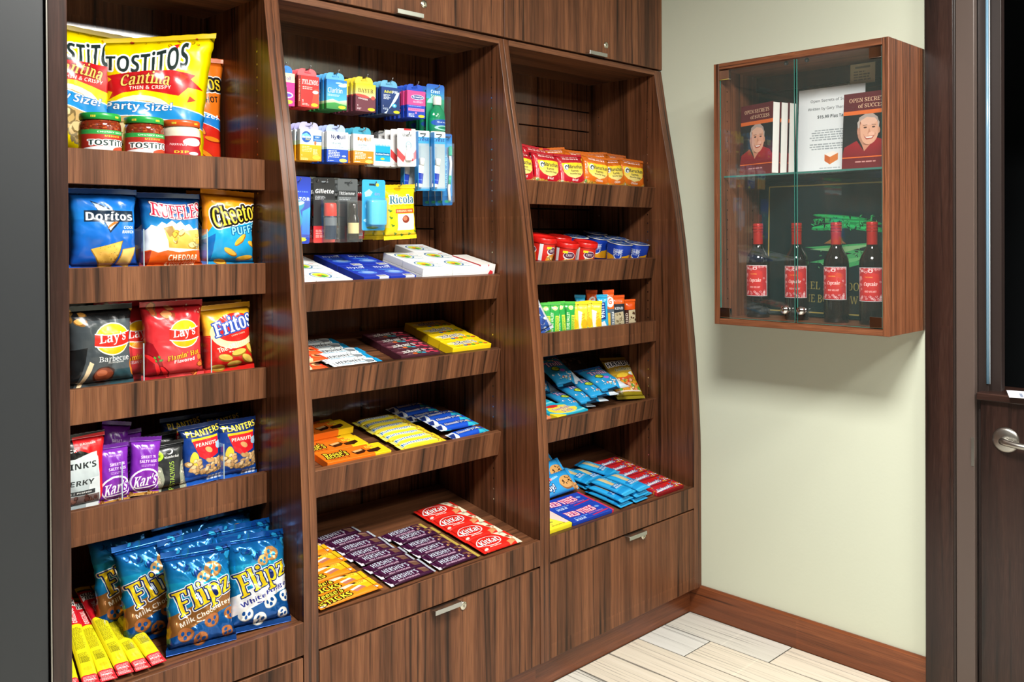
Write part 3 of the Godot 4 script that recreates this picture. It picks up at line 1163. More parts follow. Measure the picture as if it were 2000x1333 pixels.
	for q in [[48, 34, "d8452a"], [58, 36, "3a9a3a"], [70, 33, "f08a1c"], [82, 30, "3aa04a"], [38, 36, "2a6ac0"], [90, 36, "c8502a"]]:
		E(q[0], q[1], 5, 4.2, K(q[2]).darkened(0.3))
		E(q[0] - 0.5, q[1] - 0.6, 4.5, 3.6, q[2])
	E(12, 20, 8, 6, "fbe48a")
	small(14, 36, 18, 1, 4.0, "8a6a10")
	finish("candy_yellow")
	begin(36, 330, "f0741a")
	P([80, 0, 100, 0, 100, 36, 74, 36], "f8cf1e")
	T("Reese's", 24, 15, 34, 19, "f8e23a", {"f": 2, "sk": 0.2, "o": "3a1c10", "ow": 1.8, "r": -4})
	T("4 PEANUT BUTTER CUPS", 24, 29, 30, 3, "3a1c10")
	P([46, 16, 66, 12, 68, 20, 62, 26, 50, 28], "3a1a0e")
	P([49, 15, 64, 12, 65, 17, 50, 21], "dcae6e")
	P([68, 20, 90, 16, 90, 24, 80, 30, 68, 28], "3a1a0e")
	R(72, 6, 14, 8, "f8e03a")
	T("KING", 79, 10, 11, 6, "c8502a")
	finish("peanut_cups")
	begin(26, 300, "f4ee7a")
	R(0, 0, 100, 5, "f2e03a")
	R(0, 21, 100, 5, "ecd42a")
	T("Butterfinger", 42, 13, 68, 12, "1768b4", {"f": 2, "o": "ffffff", "ow": 1.0, "r": -2})
	P([78, 0, 100, 0, 100, 26, 82, 26], "f0d030")
	lumps(9, 78, 3, 20, 20, ["c88a3a", "e8b85a", "9a5a22"], 2, 4.5)
	finish("peanut_bar")
	begin(26, 300, "1c4fc0")
	R(0, 0, 16, 26, "dfe8f2")
	P([4, 4, 14, 10, 8, 22, 0, 20], "2a3f8a")
	T("Almond Joy", 46, 13, 54, 12, "f4f6fa", {"f": 2, "o": "12297a", "ow": 1.4, "r": -3})
	P([72, 26, 78, 8, 92, 6, 100, 14, 100, 26], "2fb4d0")
	E(84, 13, 11, 6, "5a3a22", -8)
	E(84, 11.5, 10, 4.6, "f4efe6", -8)
	finish("coconut_bar")
	begin(56, 330, "f0861a")
	P([60, 0, 100, 0, 100, 30, 80, 40], "f8b81c")
	R(66, 4, 24, 15, "f8d83a")
	T("KING", 78, 9, 15, 5, "d8601c")
	T("SIZE", 78, 15, 12, 4, "d8601c")
	T("Reese's", 27, 20, 42, 18, "f8e838", {"f": 2, "sk": 0.2, "o": "2a140c", "ow": 2.0, "r": -4})
	T("STICKS", 29, 42, 48, 16, "f8e838", {"o": "2a140c", "ow": 2.0, "r": -4})
	P([46, 10, 66, 6, 70, 14, 52, 20], "f4e0c4")
	P([64, 6, 72, 4, 74, 12, 69, 14], "3a1a10")
	P([56, 30, 74, 22, 80, 36, 62, 44], "b8705a")
	P([56, 30, 74, 22, 76, 28, 58, 36], "f6e4d0")
	E(94, 42, 4, 4, "f4e0d0")
	E(6, 48, 4, 3, "d8c8b8")
	finish("wafer_sticks")
	for q in [["choc_bar", 0], ["choc_almond", 1]]:
		begin(27, 330, "43173a")
		R(0, 0, 100, 27, "471a3e", "36112e")
		T("HERSHEY'S", 41, 11, 54, 14, "b9c4d0")
		T("MILK CHOCOLATE" if q[1] == 0 else "WITH WHOLE ALMONDS", 42, 22.5, 46, 3.6, "d8b8cc")
		P([0, 27, 0, 4, 7, 27], "dfe2e8")
		E(5, 22, 3.2, 2.6, "e8d8e4")
		if q[1] == 0:
			P([72, 4, 90, 8, 92, 22, 76, 22], "6a4a3c")
			P([72, 4, 90, 8, 88, 12, 74, 9], "8a6a58")
			R(96, 0, 4, 27, "aab4bc")
		else:
			lumps(7, 74, 4, 16, 18, ["6a4634", "8a5f44", "b88a5a"], 3, 5)
			R(94, 0, 6, 27, "b8a04a")
		finish(q[0])
	begin(57, 330, "d8251c")
	P([62, 0, 84, 0, 100, 30, 100, 57, 88, 57], "f4e6c8")
	E(36, 27, 29, 18, "ffffff")
	E(36, 27, 27, 16.4, "d8251c")
	T("KitKat", 36, 27, 46, 19, "ffffff", {"sk": 0.1, "o": "8a1010", "ow": 0.9, "r": -3})
	E(12, 49, 4, 3.4, "f4c8c0")
	small(22, 47, 34, 1, 4.0, "f8c8b8")
	T("KING SIZE", 82, 12, 15, 6, "5a4a3a")
	P([76, 28, 94, 24, 98, 32, 80, 36], "9a5a3a")
	P([66, 46, 88, 40, 92, 50, 70, 56], "c8885a")
	finish("wafer_bar")
	# --- right bay
	for q in [["noodles_red", "c81c2c", "Beef"], ["noodles_orange", "e8741c", "Chicken"]]:
		begin(88, 250, q[1])
		R(0, 0, 100, 22, K(q[1]).darkened(0.12))
		small(20, 7, 60, 2, 6.0, "f4d0c8")
		P([14, 26, 88, 24, 84, 50, 72, 60, 50, 66, 28, 60, 18, 50], "f8d41c", "fbe9a0")
		E(27, 36, 8, 8, "e8ecec")
		E(28, 37, 5.5, 5.5, "3a4a4a")
		E(29, 38, 3.5, 3.5, "f0f4f0")
		T("Maruchan", 58, 35, 50, 10, "1f2a3a", {})
		T("Ramen", 54, 46, 24, 6, "3a3a2a", {})
		T("Noodle Soup", 55, 54, 40, 6, "3a3a2a", {})
		T(q[2], 52, 69, 24, 6, "ffffff", {"sk": 0.1})
		P([0, 66, 24, 74, 50, 78, 76, 74, 100, 62, 100, 88, 0, 88], "e8a83a" if q[2] == "Chicken" else "c88a4a")
		lumps(18, 4, 74, 92, 12, ["f0c85a", "d89a3a", "e8dcc0", "6a9a3a"], 3, 7)
		finish(q[0])
	begin(28, 300, "d42418")
	for k in 3:
		var x := 16.0 + k * 33.3
		E(x - 2, 12, 9, 7, "f4f0f0")
		E(x - 2, 11, 8, 5, "5a2a4a")
		T("CHEF", x - 2, 11, 10, 4, "f4f0f0", {"f": 2})
		R(x - 12, 4, 7, 4, "e8e02a")
		P([x - 12, 28, x - 10, 19, x + 6, 15, x + 8, 28], "e8912a")
		lumps(6, x - 10, 20, 14, 7, ["f0b04a", "f4d89a"], 2, 3.4)
		R(x + 11, 0, 5, 28, "e4e4e8")
	finish("pasta_label")
	begin(26, 300, "1740b4")
	for k in 2:
		var x := 37.0 + k * 50
		band(x - 22, x + 22, 13, 19, 13, 14, "f4b41c", "e8921c")
		E(x, 13, 8, 7, "1740b4")
		T("EASY MAC", x, 8, 14, 4, "f4f6fa")
		T("KRAFT", x, 13, 11, 3.4, "f4f6fa")
		ring(x, 15, 6, 5.4, 1.4, "f4f6fa")
		R(x - 7, 10.5, 14, 3, "1740b4")
		T("EASY MAC", x, 11, 14, 4, "f4f6fa")
		R(x - 24.5, 0, 4, 26, "1a4cc8")
		small(x - 24.5, 8, 3.5, 4, 3.0, "a8c8f0")
	finish("mac_label")
	begin(100, 130, "1b3f8e")
	E(50, 50, 47, 47, "224a9a")
	lumps(22, 12, 12, 76, 76, ["c8b83a", "e8e0b0", "1a9ac8", "2a56b4", "8a9a3a"], 4, 9)
	T("EASY MAC", 50, 50, 52, 16, "f0f4f8", {"r": -8})
	finish("mac_lid")
	begin(170, 130, "2a4f9c")
	R(0, 0, 100, 30, "c8ccd0", "a8acb4")
	lumps(40, 4, 34, 92, 130, ["e8ecf4", "1c3c8a", "4a74c8", "c8d8f0"], 6, 10)
	R(84, 0, 16, 170, "c0c4ca")
	finish("berry_bar")
	begin(290, 90, "2fa84a")
	R(0, 0, 100, 60, "5cc44a", "2a9a44")
	R(0, 60, 26, 230, "1d8a3a")
	E(60, 50, 20, 18, "e4f08a")
	T("NATURE VALLEY", 36, 170, 170, 24, "e8f8d8", {"r": -90})
	R(64, 110, 30, 180, "d8e84a", "b8d83a")
	small(68, 120, 22, 18, 8.0, "2a8a3a")
	finish("oat_bar")
	begin(290, 90, "f0e03c")
	R(0, 0, 100, 60, "f2dc1c", "f4e860")
	P([0, 70, 50, 90, 40, 200, 60, 290, 0, 290], "f4f4e8")
	T("LUNA", 58, 150, 100, 26, "e88a1c", {"r": -90, "f": 2})
	E(68, 190, 22, 40, "f0b81c")
	P([50, 230, 90, 250, 80, 290, 20, 290], "3a9ac8")
	finish("lemon_bar")
	begin(290, 90, "2aa8d8")
	R(22, 60, 50, 130, "1a3a8a")
	T("LUNA", 47, 125, 110, 32, "e8f4fa", {"r": 90})
	P([0, 220, 60, 200, 100, 290, 0, 290], "e8eef0")
	P([0, 230, 30, 220, 40, 290, 0, 290], "8a3a2a")
	finish("blue_bar")
	begin(330, 90, "5a6874")
	R(0, 0, 100, 150, "e8561c", "f06a24")
	E(56, 96, 34, 42, "f4f0ec")
	T("G", 56, 90, 28, 44, "e8561c")
	T("PROTEIN", 76, 240, 130, 20, "e8ecf0", {"r": 90})
	R(30, 180, 22, 150, "e8b83a")
	finish("protein_bar")
	begin(260, 110, "2a3038")
	R(0, 0, 100, 64, "e8581a", "f06a20")
	P([10, 130, 80, 120, 90, 260, 10, 260], "c8bc9a")
	lumps(20, 16, 136, 66, 110, ["d8cca8", "b8a682", "8a7858"], 8, 13)
	T("KIND", 50, 96, 60, 20, "e8eaec")
	finish("nut_bar")
	begin(230, 110, "4a2a22")
	R(0, 0, 100, 80, "f0621c", "e85414")
	P([34, 84, 100, 80, 100, 230, 30, 230], "d8c8a4")
	lumps(12, 40, 90, 52, 120, ["c8b48a", "e4d8b8", "5a3a28"], 7, 12)
	T("KIND", 18, 150, 90, 18, "e8d8c8", {"r": -90})
	finish("seed_bar")
	begin(62, 260, "1fb0d0")
	band(0, 100, 8, 28, 14, 8, "8ae0ea")
	band(0, 100, 40, 58, 48, 7, "8ae0ea")
	E(50, 32, 40, 23, "f6e13c")
	P([0, 62, 0, 40, 30, 62], "f2dc2a")
	E(40, 11, 17, 7, "d8282a")
	T("Swedish", 50, 27, 52, 14, "8a2a6a", {"f": 2, "o": "fdf6c8", "ow": 1.0, "r": -4})
	T("Fish", 54, 42, 32, 13, "8a2a6a", {"f": 2, "o": "fdf6c8", "ow": 1.0, "r": -4})
	finish("fish_box")
	begin(62, 200, "eef4f6")
	small(30, 30, 50, 2, 9.0, "2a3a8a")
	P([60, 0, 100, 0, 100, 62, 84, 62], "e8885a")
	lumps(8, 66, 4, 30, 50, ["e8a07a", "f4c8a8", "d8684a"], 4, 7)
	R(0, 50, 60, 12, "3ab0d8")
	finish("sugar_box")
	begin(150, 230, "2a9ad4")
	R(0, 0, 100, 24, "1c5c9c")
	lumps(16, 10, 8, 80, 30, ["e8a83a", "8ac43a", "e85a8a", "f0e0d0"], 3, 6)
	T("Trolli", 50, 52, 60, 22, "f4ecfa", {"f": 2, "o": "7a2a8a", "ow": 2.0})
	E(40, 78, 16, 12, "2a4a2a")
	E(40, 77, 13, 9, "c8d83a")
	E(58, 88, 10, 7, "b86ad0")
	T("SOUR", 46, 77, 18, 8, "2a4a2a")
	lumps(14, 30, 106, 60, 22, ["e8c84a", "e8744a", "e4f0f4"], 3, 6)
	P([76, 120, 92, 84, 100, 90, 100, 150, 66, 150], "d8e4ec")
	P([24, 141, 60, 137, 64, 150, 18, 150], "143048")
	lumps(18, 10, 94, 60, 40, ["58c4ee", "1f7cb8", "e8f0f4"], 2, 5)
	finish("sour_bag")
	begin(150, 260, "b08a24")
	R(0, 0, 100, 70, "7a5a16", "d0a83a")
	T("HARIBO", 52, 27, 84, 18, "1c2430", {"o": "ffffff", "ow": 2.4, "r": -6})
	T("Goldbears", 60, 49, 64, 11, "1f3a44", {"r": -6, "f": 2, "o": "e8d8a0", "ow": 1.0})
	E(84, 64, 14, 6, "e4ecf0", -6)
	P([4, 84, 90, 70, 92, 76, 4, 96], "e05a2a")
	E(45, 72, 20, 8, "f0c83a", -8)
	R(0, 90, 92, 38, "e8a02a")
	lumps(44, 4, 86, 84, 42, ["e03a2a", "f0c82a", "f08a3a", "5aa83a", "f4a88a", "f4e0a0"], 5, 9)
	P([84, 60, 100, 50, 100, 150, 92, 128], "f4d81c")
	R(0, 124, 92, 4, "f0e0d0")
	R(0, 130, 100, 20, "9a8a1c")
	finish("gummy_bag")
	begin(150, 180, "1c1614")
	lumps(40, 8, 20, 84, 110, ["3a2a22", "2a1c16", "4a3a2c"], 6, 10)
	finish("dark_bag")
	begin(46, 300, "2a94d4")
	R(0, 0, 100, 10, "1c7abc", "2a94d4")
	T("Chips", 20, 18, 28, 15, "e8f2fa", {"o": "16306a", "ow": 1.4, "r": -8})
	T("Ahoy!", 24, 33, 32, 15, "e8f2fa", {"o": "16306a", "ow": 1.4, "r": -8})
	E(38, 15, 4, 3, "c8202a")
	T("ORIGINAL", 48, 14, 22, 4, "d8ecfa", {"r": -10})
	E(74, 28, 20, 14, "8a5a2e")
	E(73, 26.5, 18.5, 12.5, "cc9a5c")
	lumps(14, 60, 18, 26, 16, ["3a1e14", "4a2a1c"], 1.4, 2.6)
	E(92, 38, 10, 8, "c8925a")
	lumps(5, 86, 34, 12, 8, ["3a1e14"], 1.2, 2.2)
	finish("cookies")
	begin(50, 300, "1a3fae")
	R(95, 0, 5, 50, "c8284a")
	T("RED VINES", 42, 20, 64, 20, "f4eef4", {"f": 2, "o": "c81c4a", "ow": 1.3, "g": 0.05, "arc": -3})
	T("MADE SIMPLE", 66, 36, 34, 4, "d87a9a")
	small(12, 36, 46, 1, 5.0, "6a9ae0")
	P([50, 44, 92, 38, 92, 42, 52, 47], "c8204a")
	small(10, 42, 34, 2, 4.0, "d8e8f8")
	E(82, 20, 5, 4, "6a9ae0")
	finish("licorice_box")
	begin(110, 170, "f4c8c0")
	P([0, 40, 60, 50, 90, 110, 0, 110], "f2e440", "ecd83a")
	E(30, 50, 12, 9, "3a3a2a")
	lumps(26, 4, 60, 52, 36, ["d8a03a", "3a3a1c", "e8c85a", "6a8a2a"], 3, 6)
	R(0, 100, 100, 10, "ecdc2a")
	small(36, 96, 50, 1, 6.0, "9a8a1a")
	finish("yellow_box")
	begin(220, 110, "27a0dc")
	R(0, 0, 100, 18, "1c86c4")
	R(30, 16, 30, 112, "e4d2a0", "cdb682")
	small(64, 30, 24, 8, 8.0, "8ad0f0")
	P([10, 124, 80, 116, 90, 150, 14, 156], "1470b4")
	T("RICE", 50, 130, 40, 12, "f0f8fc", {"r": -6})
	T("KRISPIES", 52, 146, 62, 12, "f0f8fc", {"r": -6})
	P([0, 170, 100, 160, 100, 190, 0, 196], "1b8ccc")
	R(0, 198, 100, 22, "35aadf")
	finish("rice_bar")
	begin(40, 300, "c8202a")
	R(0, 0, 100, 40, "c41c28", "d8303a")
	T("Airheads", 40, 24, 62, 16, "f4f0f4", {"o": "2a3a8a", "ow": 1.4, "r": -6})
	P([60, 0, 84, 0, 78, 14, 56, 12], "d82018")
	lumps(22, 74, 2, 24, 34, ["f0c83a", "e8e4f0", "3a5ab0", "f08a2a"], 2, 4.5)
	R(0, 36, 100, 4, "8a1018")
	P([2, 30, 60, 22, 60, 26, 2, 35], "f4f0f4")
	lumps(6, 2, 4, 14, 28, ["5a6ab4", "f0c83a"], 2, 4)
	finish("taffy_box")
	# --- glass case
	begin(152, 330, "1c1a1c")
	R(0, 0, 100, 40, "5a1a24")
	R(0, 36, 100, 8, "d8682a")
	T("OPEN SECRETS", 50, 15, 76, 8, "f0d0a8", {"f": 3})
	T("of SUCCESS", 60, 27, 58, 8, "f0d0a8", {"f": 3})
	R(0, 44, 100, 84, "17191c", "232022")
	P([0, 128, 4, 108, 30, 96, 46, 118, 70, 92, 92, 100, 100, 110, 100, 128], "a01c26", "7a1420")
	P([36, 92, 46, 118, 70, 92], "c88a70")
	E(52, 76, 22, 30, "8a5a48")
	E(55, 76, 20, 29, "d9a58a")
	E(54, 56, 18, 11, "dcb09a")
	P([31, 66, 34, 50, 46, 44, 62, 44, 72, 52, 74, 62, 66, 53, 50, 50, 38, 56], "a89a92")
	E(47, 71, 3.4, 1.6, "4a2f28")
	E(64, 71, 3.4, 1.6, "4a2f28")
	L(42, 67, 51, 66, 1.4, "8a6a5a")
	L(60, 66, 69, 67, 1.4, "8a6a5a")
	P([55, 72, 59, 83, 52, 84], "c48a70")
	P([45, 89, 66, 88, 62, 94, 50, 95], "a4483c")
	P([47, 89.6, 64, 89, 61, 92, 51, 92.4], "f0e4dc")
	P([31, 66, 33, 90, 40, 104, 46, 106, 38, 88, 36, 66], "b0806a")
	E(60, 84, 6, 4, "e2b098")
	L(44, 84, 46, 91, 0.8, "b07a64")
	L(68, 83, 67, 90, 0.8, "b07a64")
	P([30, 60, 36, 54, 35, 70, 32, 72], "b8aca4")
	P([72, 56, 76, 62, 75, 72, 73, 70], "b8aca4")
	E(33, 78, 2.6, 6, "c08a72")
	E(75, 78, 2.4, 6, "c89478")
	R(0, 128, 100, 2.4, "e8702a")
	R(0, 130, 100, 22, "6a1a22")
	small(20, 137, 60, 1, 5.0, "c8908a", 1)
	finish("book")
	begin(118, 330, "e2e8ea")
	T("Open Secrets of Success", 52, 18, 66, 5, "3a4044", {"f": 1})
	T("Written by Gary Tharaldson", 50, 29, 70, 5, "3a4044", {"f": 1})
	T("$15.99 Plus Tax", 51, 40, 42, 5, "3a4044", {})
	small(18, 58, 66, 5, 3.2, "9aa4a8", 1)
	small(18, 77, 66, 3, 3.2, "9aa4a8", 1)
	P([42, 92, 54, 88, 62, 91, 62, 100, 50, 106, 42, 101], "c8642a")
	P([42, 92, 54, 88, 62, 91, 50, 96], "f4ece4")
	P([50, 96, 62, 91, 62, 100, 50, 106], "d87a34")
	small(30, 110, 40, 1, 3.0, "b0b8bc", 1)
	finish("price_sheet")
	begin(60, 120, "d8cca0")
	R(20, 8, 60, 6, "8a8468")
	small(14, 22, 72, 4, 8.0, "8a8468")
	finish("note_card")
	begin(95, 480, "0d2426")
	ring(50, 47.5, 0.1, 0.1, 0.1, "0d2426")
	for q in [[2.6, 2.6, 94.8, 0.9], [2.6, 91.5, 94.8, 0.9], [2.6, 2.6, 0.9, 89.8], [96.5, 2.6, 0.9, 89.8]]: R(q[0], q[1], q[2], q[3], "a8924a")
	for q in [[60, 29, 24, 2.0, 4], [52, 32, 17, 2.2, -6], [70, 33, 20, 2.0, 8], [56, 26, 20, 1.6, 6]]:
		E(q[0], q[1], q[2], q[3], "178a48", q[4])
		E(q[0] - 3, q[1] - 0.5, q[2] * 0.8, q[3] * 0.5, "25b861", q[4])
	lumps(90, 36, 25, 50, 10, ["2fc46a", "14602f", "35b060", "0d2426"], 0.6, 2.2, 0.3)
	P([50, 36, 54, 34, 55, 40, 60, 44, 44, 44, 49, 41], "8a5a34")
	P([30, 46.5, 82, 43, 62, 48, 90, 50, 56, 56, 80, 55, 44, 65, 60, 58.5, 34, 57, 64, 50.5], "3f9a5a")
	lumps(40, 40, 46, 40, 16, ["6fb07a", "2a6a40", "0d2426"], 0.5, 1.6, 0.3)
	P([34, 48, 80, 44, 58, 50], "7fb07a")
	P([40, 57, 84, 51, 62, 57], "5fae6c")
	T("EL DORADO", 52, 73, 34, 5.4, "a8924a", {"f": 3})
	T("FINE BOTTLE WINE", 52, 82, 52, 5.4, "a8924a", {"f": 3})
	finish("wine_sign")
	begin(125, 140, "c8d0d4")
	R(3, 3, 94, 119, "b8242c")
	for k in 60:
		var s := rng.randi() % 4
		var t := rng.randf()
		var x: float = [rng.randf() * 14 + 3, 97 - rng.randf() * 14, t * 92 + 4, t * 92 + 4][s]
		var y: float = [t * 116 + 4, t * 116 + 4, rng.randf() * 16 + 3, 121 - rng.randf() * 16][s]
		ring(x, y, 4, 3.4, 1.3, "f4d8da", rng.randf() * 180)
	P([24, 26, 40, 20, 50, 24, 60, 20, 78, 26, 80, 50, 76, 66, 80, 100, 60, 106, 50, 102, 40, 106, 22, 100, 26, 66, 22, 50], "d02a26", "c42020")
	T("THE WINE", 44, 36, 26, 4, "f0c84a")
	T("Cupcake", 50, 62, 46, 18, "fdf4f0", {"f": 2, "sk": 0.2})
	T("RED VELVET", 50, 88, 40, 7, "f4dcd8")
	E(50, 14, 8, 6, "f4d8da")
	E(50, 14, 4, 4, "c02028")
	finish("wine_label")
	begin(70, 160, "e8ecf4")
	small(12, 10, 70, 10, 5.0, "6a7a9a")
	finish("door_notice")

# ------------------------------------------------------------------ materials
func mat(rough: float, col := Color.WHITE, metal := 0.0, spec := 0.5) -> StandardMaterial3D:
	var m := StandardMaterial3D.new()
	m.albedo_color = col
	m.roughness = rough
	m.metallic = metal
	m.metallic_specular = spec
	return m

func tex(im: Image) -> ImageTexture:
	return ImageTexture.create_from_image(im)

# streaky laminate: wide tone bands, medium figure and fine dark pores, all running along v
func wood_image(sd: int, dark: Color, mid: Color, light: Color, pore: float) -> Image:
	var a := FastNoiseLite.new(); a.seed = sd; a.frequency = 0.011; a.fractal_octaves = 2
	var b := FastNoiseLite.new(); b.seed = sd + 7; b.frequency = 0.05; b.fractal_octaves = 3
	var c := FastNoiseLite.new(); c.seed = sd + 13; c.frequency = 0.33; c.fractal_octaves = 2
	var d := FastNoiseLite.new(); d.seed = sd + 21; d.frequency = 0.02
	var w := 1024
	var h := 48
	var im := Image.create(w, h, false, Image.FORMAT_RGB8)
	for y in h:
		for x in w:
			var yy := y * 1.0
			var wob := 9.0 * d.get_noise_2d(x * 0.25, yy * 1.6)
			var u := x + wob
			# blend across the right edge so that the sheet repeats
			var k := clampf((x - 896.0) / 128.0, 0.0, 1.0)
			var n1 := lerpf(a.get_noise_2d(u, yy * 0.6), a.get_noise_2d(u - w, yy * 0.6), k)
			var n2 := lerpf(b.get_noise_2d(u, yy * 0.5), b.get_noise_2d(u - w, yy * 0.5), k)
			var n3 := lerpf(c.get_noise_2d(u, yy * 0.9), c.get_noise_2d(u - w, yy * 0.9), k)
			if y >= h - 16:
				# and across the lower edge
				var kk := (y - (h - 16)) / 16.0
				var u2 := x + 9.0 * d.get_noise_2d(x * 0.25, (yy - h) * 1.6)
				n1 = lerpf(n1, lerpf(a.get_noise_2d(u2, (yy - h) * 0.6), a.get_noise_2d(u2 - w, (yy - h) * 0.6), k), kk)
				n2 = lerpf(n2, lerpf(b.get_noise_2d(u2, (yy - h) * 0.5), b.get_noise_2d(u2 - w, (yy - h) * 0.5), k), kk)
				n3 = lerpf(n3, lerpf(c.get_noise_2d(u2, (yy - h) * 0.9), c.get_noise_2d(u2 - w, (yy - h) * 0.9), k), kk)
			var t := 0.5 + n1 * 0.6 + n2 * 0.55
			var col := dark.lerp(mid, clampf(t * 2.0, 0.0, 1.0)).lerp(light, clampf(t * 2.0 - 1.0, 0.0, 1.0))
			col = col.darkened(clampf(-n3 * pore, 0.0, 0.5)).lightened(clampf(n3 * pore * 0.22, 0.0, 0.1))
			if n2 < -0.3: col = col.darkened(clampf((-0.3 - n2) * 1.6, 0.0, 0.35))
			im.set_pixel(x, y, col)
	im.resize(1024, 512, Image.INTERPOLATE_CUBIC)
	return im

func make_materials():
	var wt := tex(wood_image(3, Color("432a1b"), Color("653f29"), Color("7d5135"), 0.26))
	for q in [["wood", Color(1, 1, 1), 0.4], ["wood_side", Color(0.96, 0.93, 0.91), 0.25], ["wood_back", Color(0.9, 0.87, 0.85), 0.09]]:
		var m := mat(q[2], q[1], 0.0, 0.5 if q[0] == "wood_back" else (0.42 if q[0] == "wood_side" else 0.32))
		m.albedo_texture = wt
		m.uv1_scale = Vector3(1.0, 0.7, 1)
		M[q[0]] = m
	var wc := tex(wood_image(40, Color("553322"), Color("78472d"), Color("8f593b"), 0.42))
	var mc := mat(0.35)
	mc.albedo_texture = wc
	mc.uv1_scale = Vector3(2.2, 0.8, 1)
	M["wood_case"] = mc
	var wb := tex(wood_image(77, Color("65351c"), Color("7a4224"), Color("8a4e2c"), 0.25))
	var mb := mat(0.32)
	mb.albedo_texture = wb
	mb.uv1_scale = Vector3(0.9, 0.6, 1)
	M["base_wood"] = mb
	var wd := tex(wood_image(99, Color("20120e"), Color("2c1a15"), Color("37221b"), 0.25))
	var md := mat(0.3)
	md.albedo_texture = wd
	M["dark_wood"] = md
	M["jamb"] = mat(0.35, Color("574a44"))
	M["jamb_dark"] = mat(0.4, Color("2b211e"))
	M["black"] = mat(0.45, Color("232629"))
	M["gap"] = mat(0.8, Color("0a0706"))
	# painted wall with a faint roller texture
	var wn := FastNoiseLite.new(); wn.seed = 5; wn.frequency = 0.05; wn.fractal_octaves = 3
	var nt := NoiseTexture2D.new(); nt.noise = wn; nt.seamless = true; nt.width = 512; nt.height = 512; nt.as_normal_map = true; nt.bump_strength = 1.2
	var wl := mat(0.55, Color("d2d8c4"))
	wl.normal_enabled = true; wl.normal_texture = nt; wl.normal_scale = 0.12
	wl.uv1_triplanar = true; wl.uv1_world_triplanar = true; wl.uv1_scale = Vector3.ONE * 2.5
	M["wall"] = wl
	M["ceiling"] = mat(0.9, Color("8c8a84"))  # greyed on purpose to cut bounced fill light
	M["wall_far"] = mat(0.7, Color("5c5148"))  # unseen walls toned dark to cut bounced fill light
	# wood-look tiles in a few tones
	for k in 4:
		var base: Color = [Color("dad7cd"), Color("d2cfc5"), Color("dcd2c0"), Color("d6d5cf")][k]
		var tm := mat(0.38, Color.WHITE)
		tm.albedo_texture = tex(wood_image(120 + k * 9, base.darkened(0.045), base, base.lightened(0.12), 0.05))
		tm.uv1_scale = Vector3(2.4, 0.8, 1)
		M["tile%d" % k] = tm
	M["grout"] = mat(0.9, Color("4a4640"))
	M["steel"] = mat(0.28, Color("b9bab6"), 1.0)
	M["chrome"] = mat(0.08, Color("dcdcdc"), 1.0)
	M["nickel"] = mat(0.34, Color("a9a69f"), 1.0)
	M["nickel_lock"] = mat(0.22, Color("d8d4c4"), 1.0)
	M["slot"] = mat(0.6, Color("1a1714"))
	M["pane"] = mat(0.015, Color(0.85, 0.97, 0.93, 0.03))
	M["pane"].transparency = BaseMaterial3D.TRANSPARENCY_ALPHA
	M["clear"] = mat(0.06, Color(0.95, 0.97, 1.0, 0.02))
	M["clear"].transparency = BaseMaterial3D.TRANSPARENCY_ALPHA
	M["case_back"] = mat(0.08, Color("0b1f22"))
	M["glass_edge"] = mat(0.15, Color("3c7268"))
	M["acrylic_edge"] = mat(0.2, Color("9fb4b8"))
	M["wine"] = mat(0.06, Color("0b0708"), 0.0, 0.6)
	M["capsule"] = mat(0.28, Color("b8241f"), 0.25)
	M["capsule_band"] = mat(0.25, Color("7a1412"), 0.4)
	M["salsa"] = speckle(Color("7a2a16"), [Color("a84a22"), Color("5a1c10"), Color("3f5a22"), Color("c2602e")], 0.1, 11)
	M["cream"] = mat(0.15, Color("ded6c2"))
	M["lid_green"] = mat(0.3, Color("1f9a3f"))
	M["lid_orange"] = mat(0.3, Color("d4541e"))
	M["lid_print"] = mat(0.4, Color("d8c83a"))
	M["cup_red"] = mat(0.3, Color("cc1a14"))
	M["cup_blue"] = mat(0.3, Color("1740b4"))
	M["white"] = mat(0.4, Color("eceae4"))
	M["paper"] = mat(0.8, Color("e4e4de"))
	M["wire"] = mat(0.25, Color("9a9c9e"), 1.0)
	M["teal"] = mat(0.3, Color("28b49a"))
	M["brush_blue"] = mat(0.3, Color("2a86cc"))
	M["red_cap"] = mat(0.3, Color("e0342a"))
	M["can_blue"] = mat(0.25, Color("1d3250"), 0.3)
	M["can_grey"] = mat(0.3, Color("7a828c"), 0.4)
	M["dark_bottle"] = mat(0.15, Color("1b1416"))
	M["cream_label"] = mat(0.5, Color("d8c890"))
	M["sky_tub"] = mat(0.2, Color("58c0ea"))
	M["green_liquid"] = mat(0.08, Color("0f8a5c"))
	M["glow_lamp"] = mat(0.8, Color("f4f4f0"))
	M["lamp_frame"] = mat(0.5, Color("d8d8d4"))
	# printed materials out of the atlases: film (glossy), card (semi-matt), foil (metallic film)
	var at := []
	for im in atlases: at.append(tex(im))
	for k in D:
		for q in [["film", 0.24, 0.0], ["card", 0.42, 0.0], ["foil", 0.17, 0.45]]:
			var m := mat(q[1], Color.WHITE, q[2])
			m.albedo_texture = at[D[k][0]]
			var r: Rect2 = D[k][1]
			m.uv1_scale = Vector3(r.size.x, r.size.y, 1)
			m.uv1_offset = Vector3(r.position.x, r.position.y, 0)
			M[q[0] + ":" + k] = m

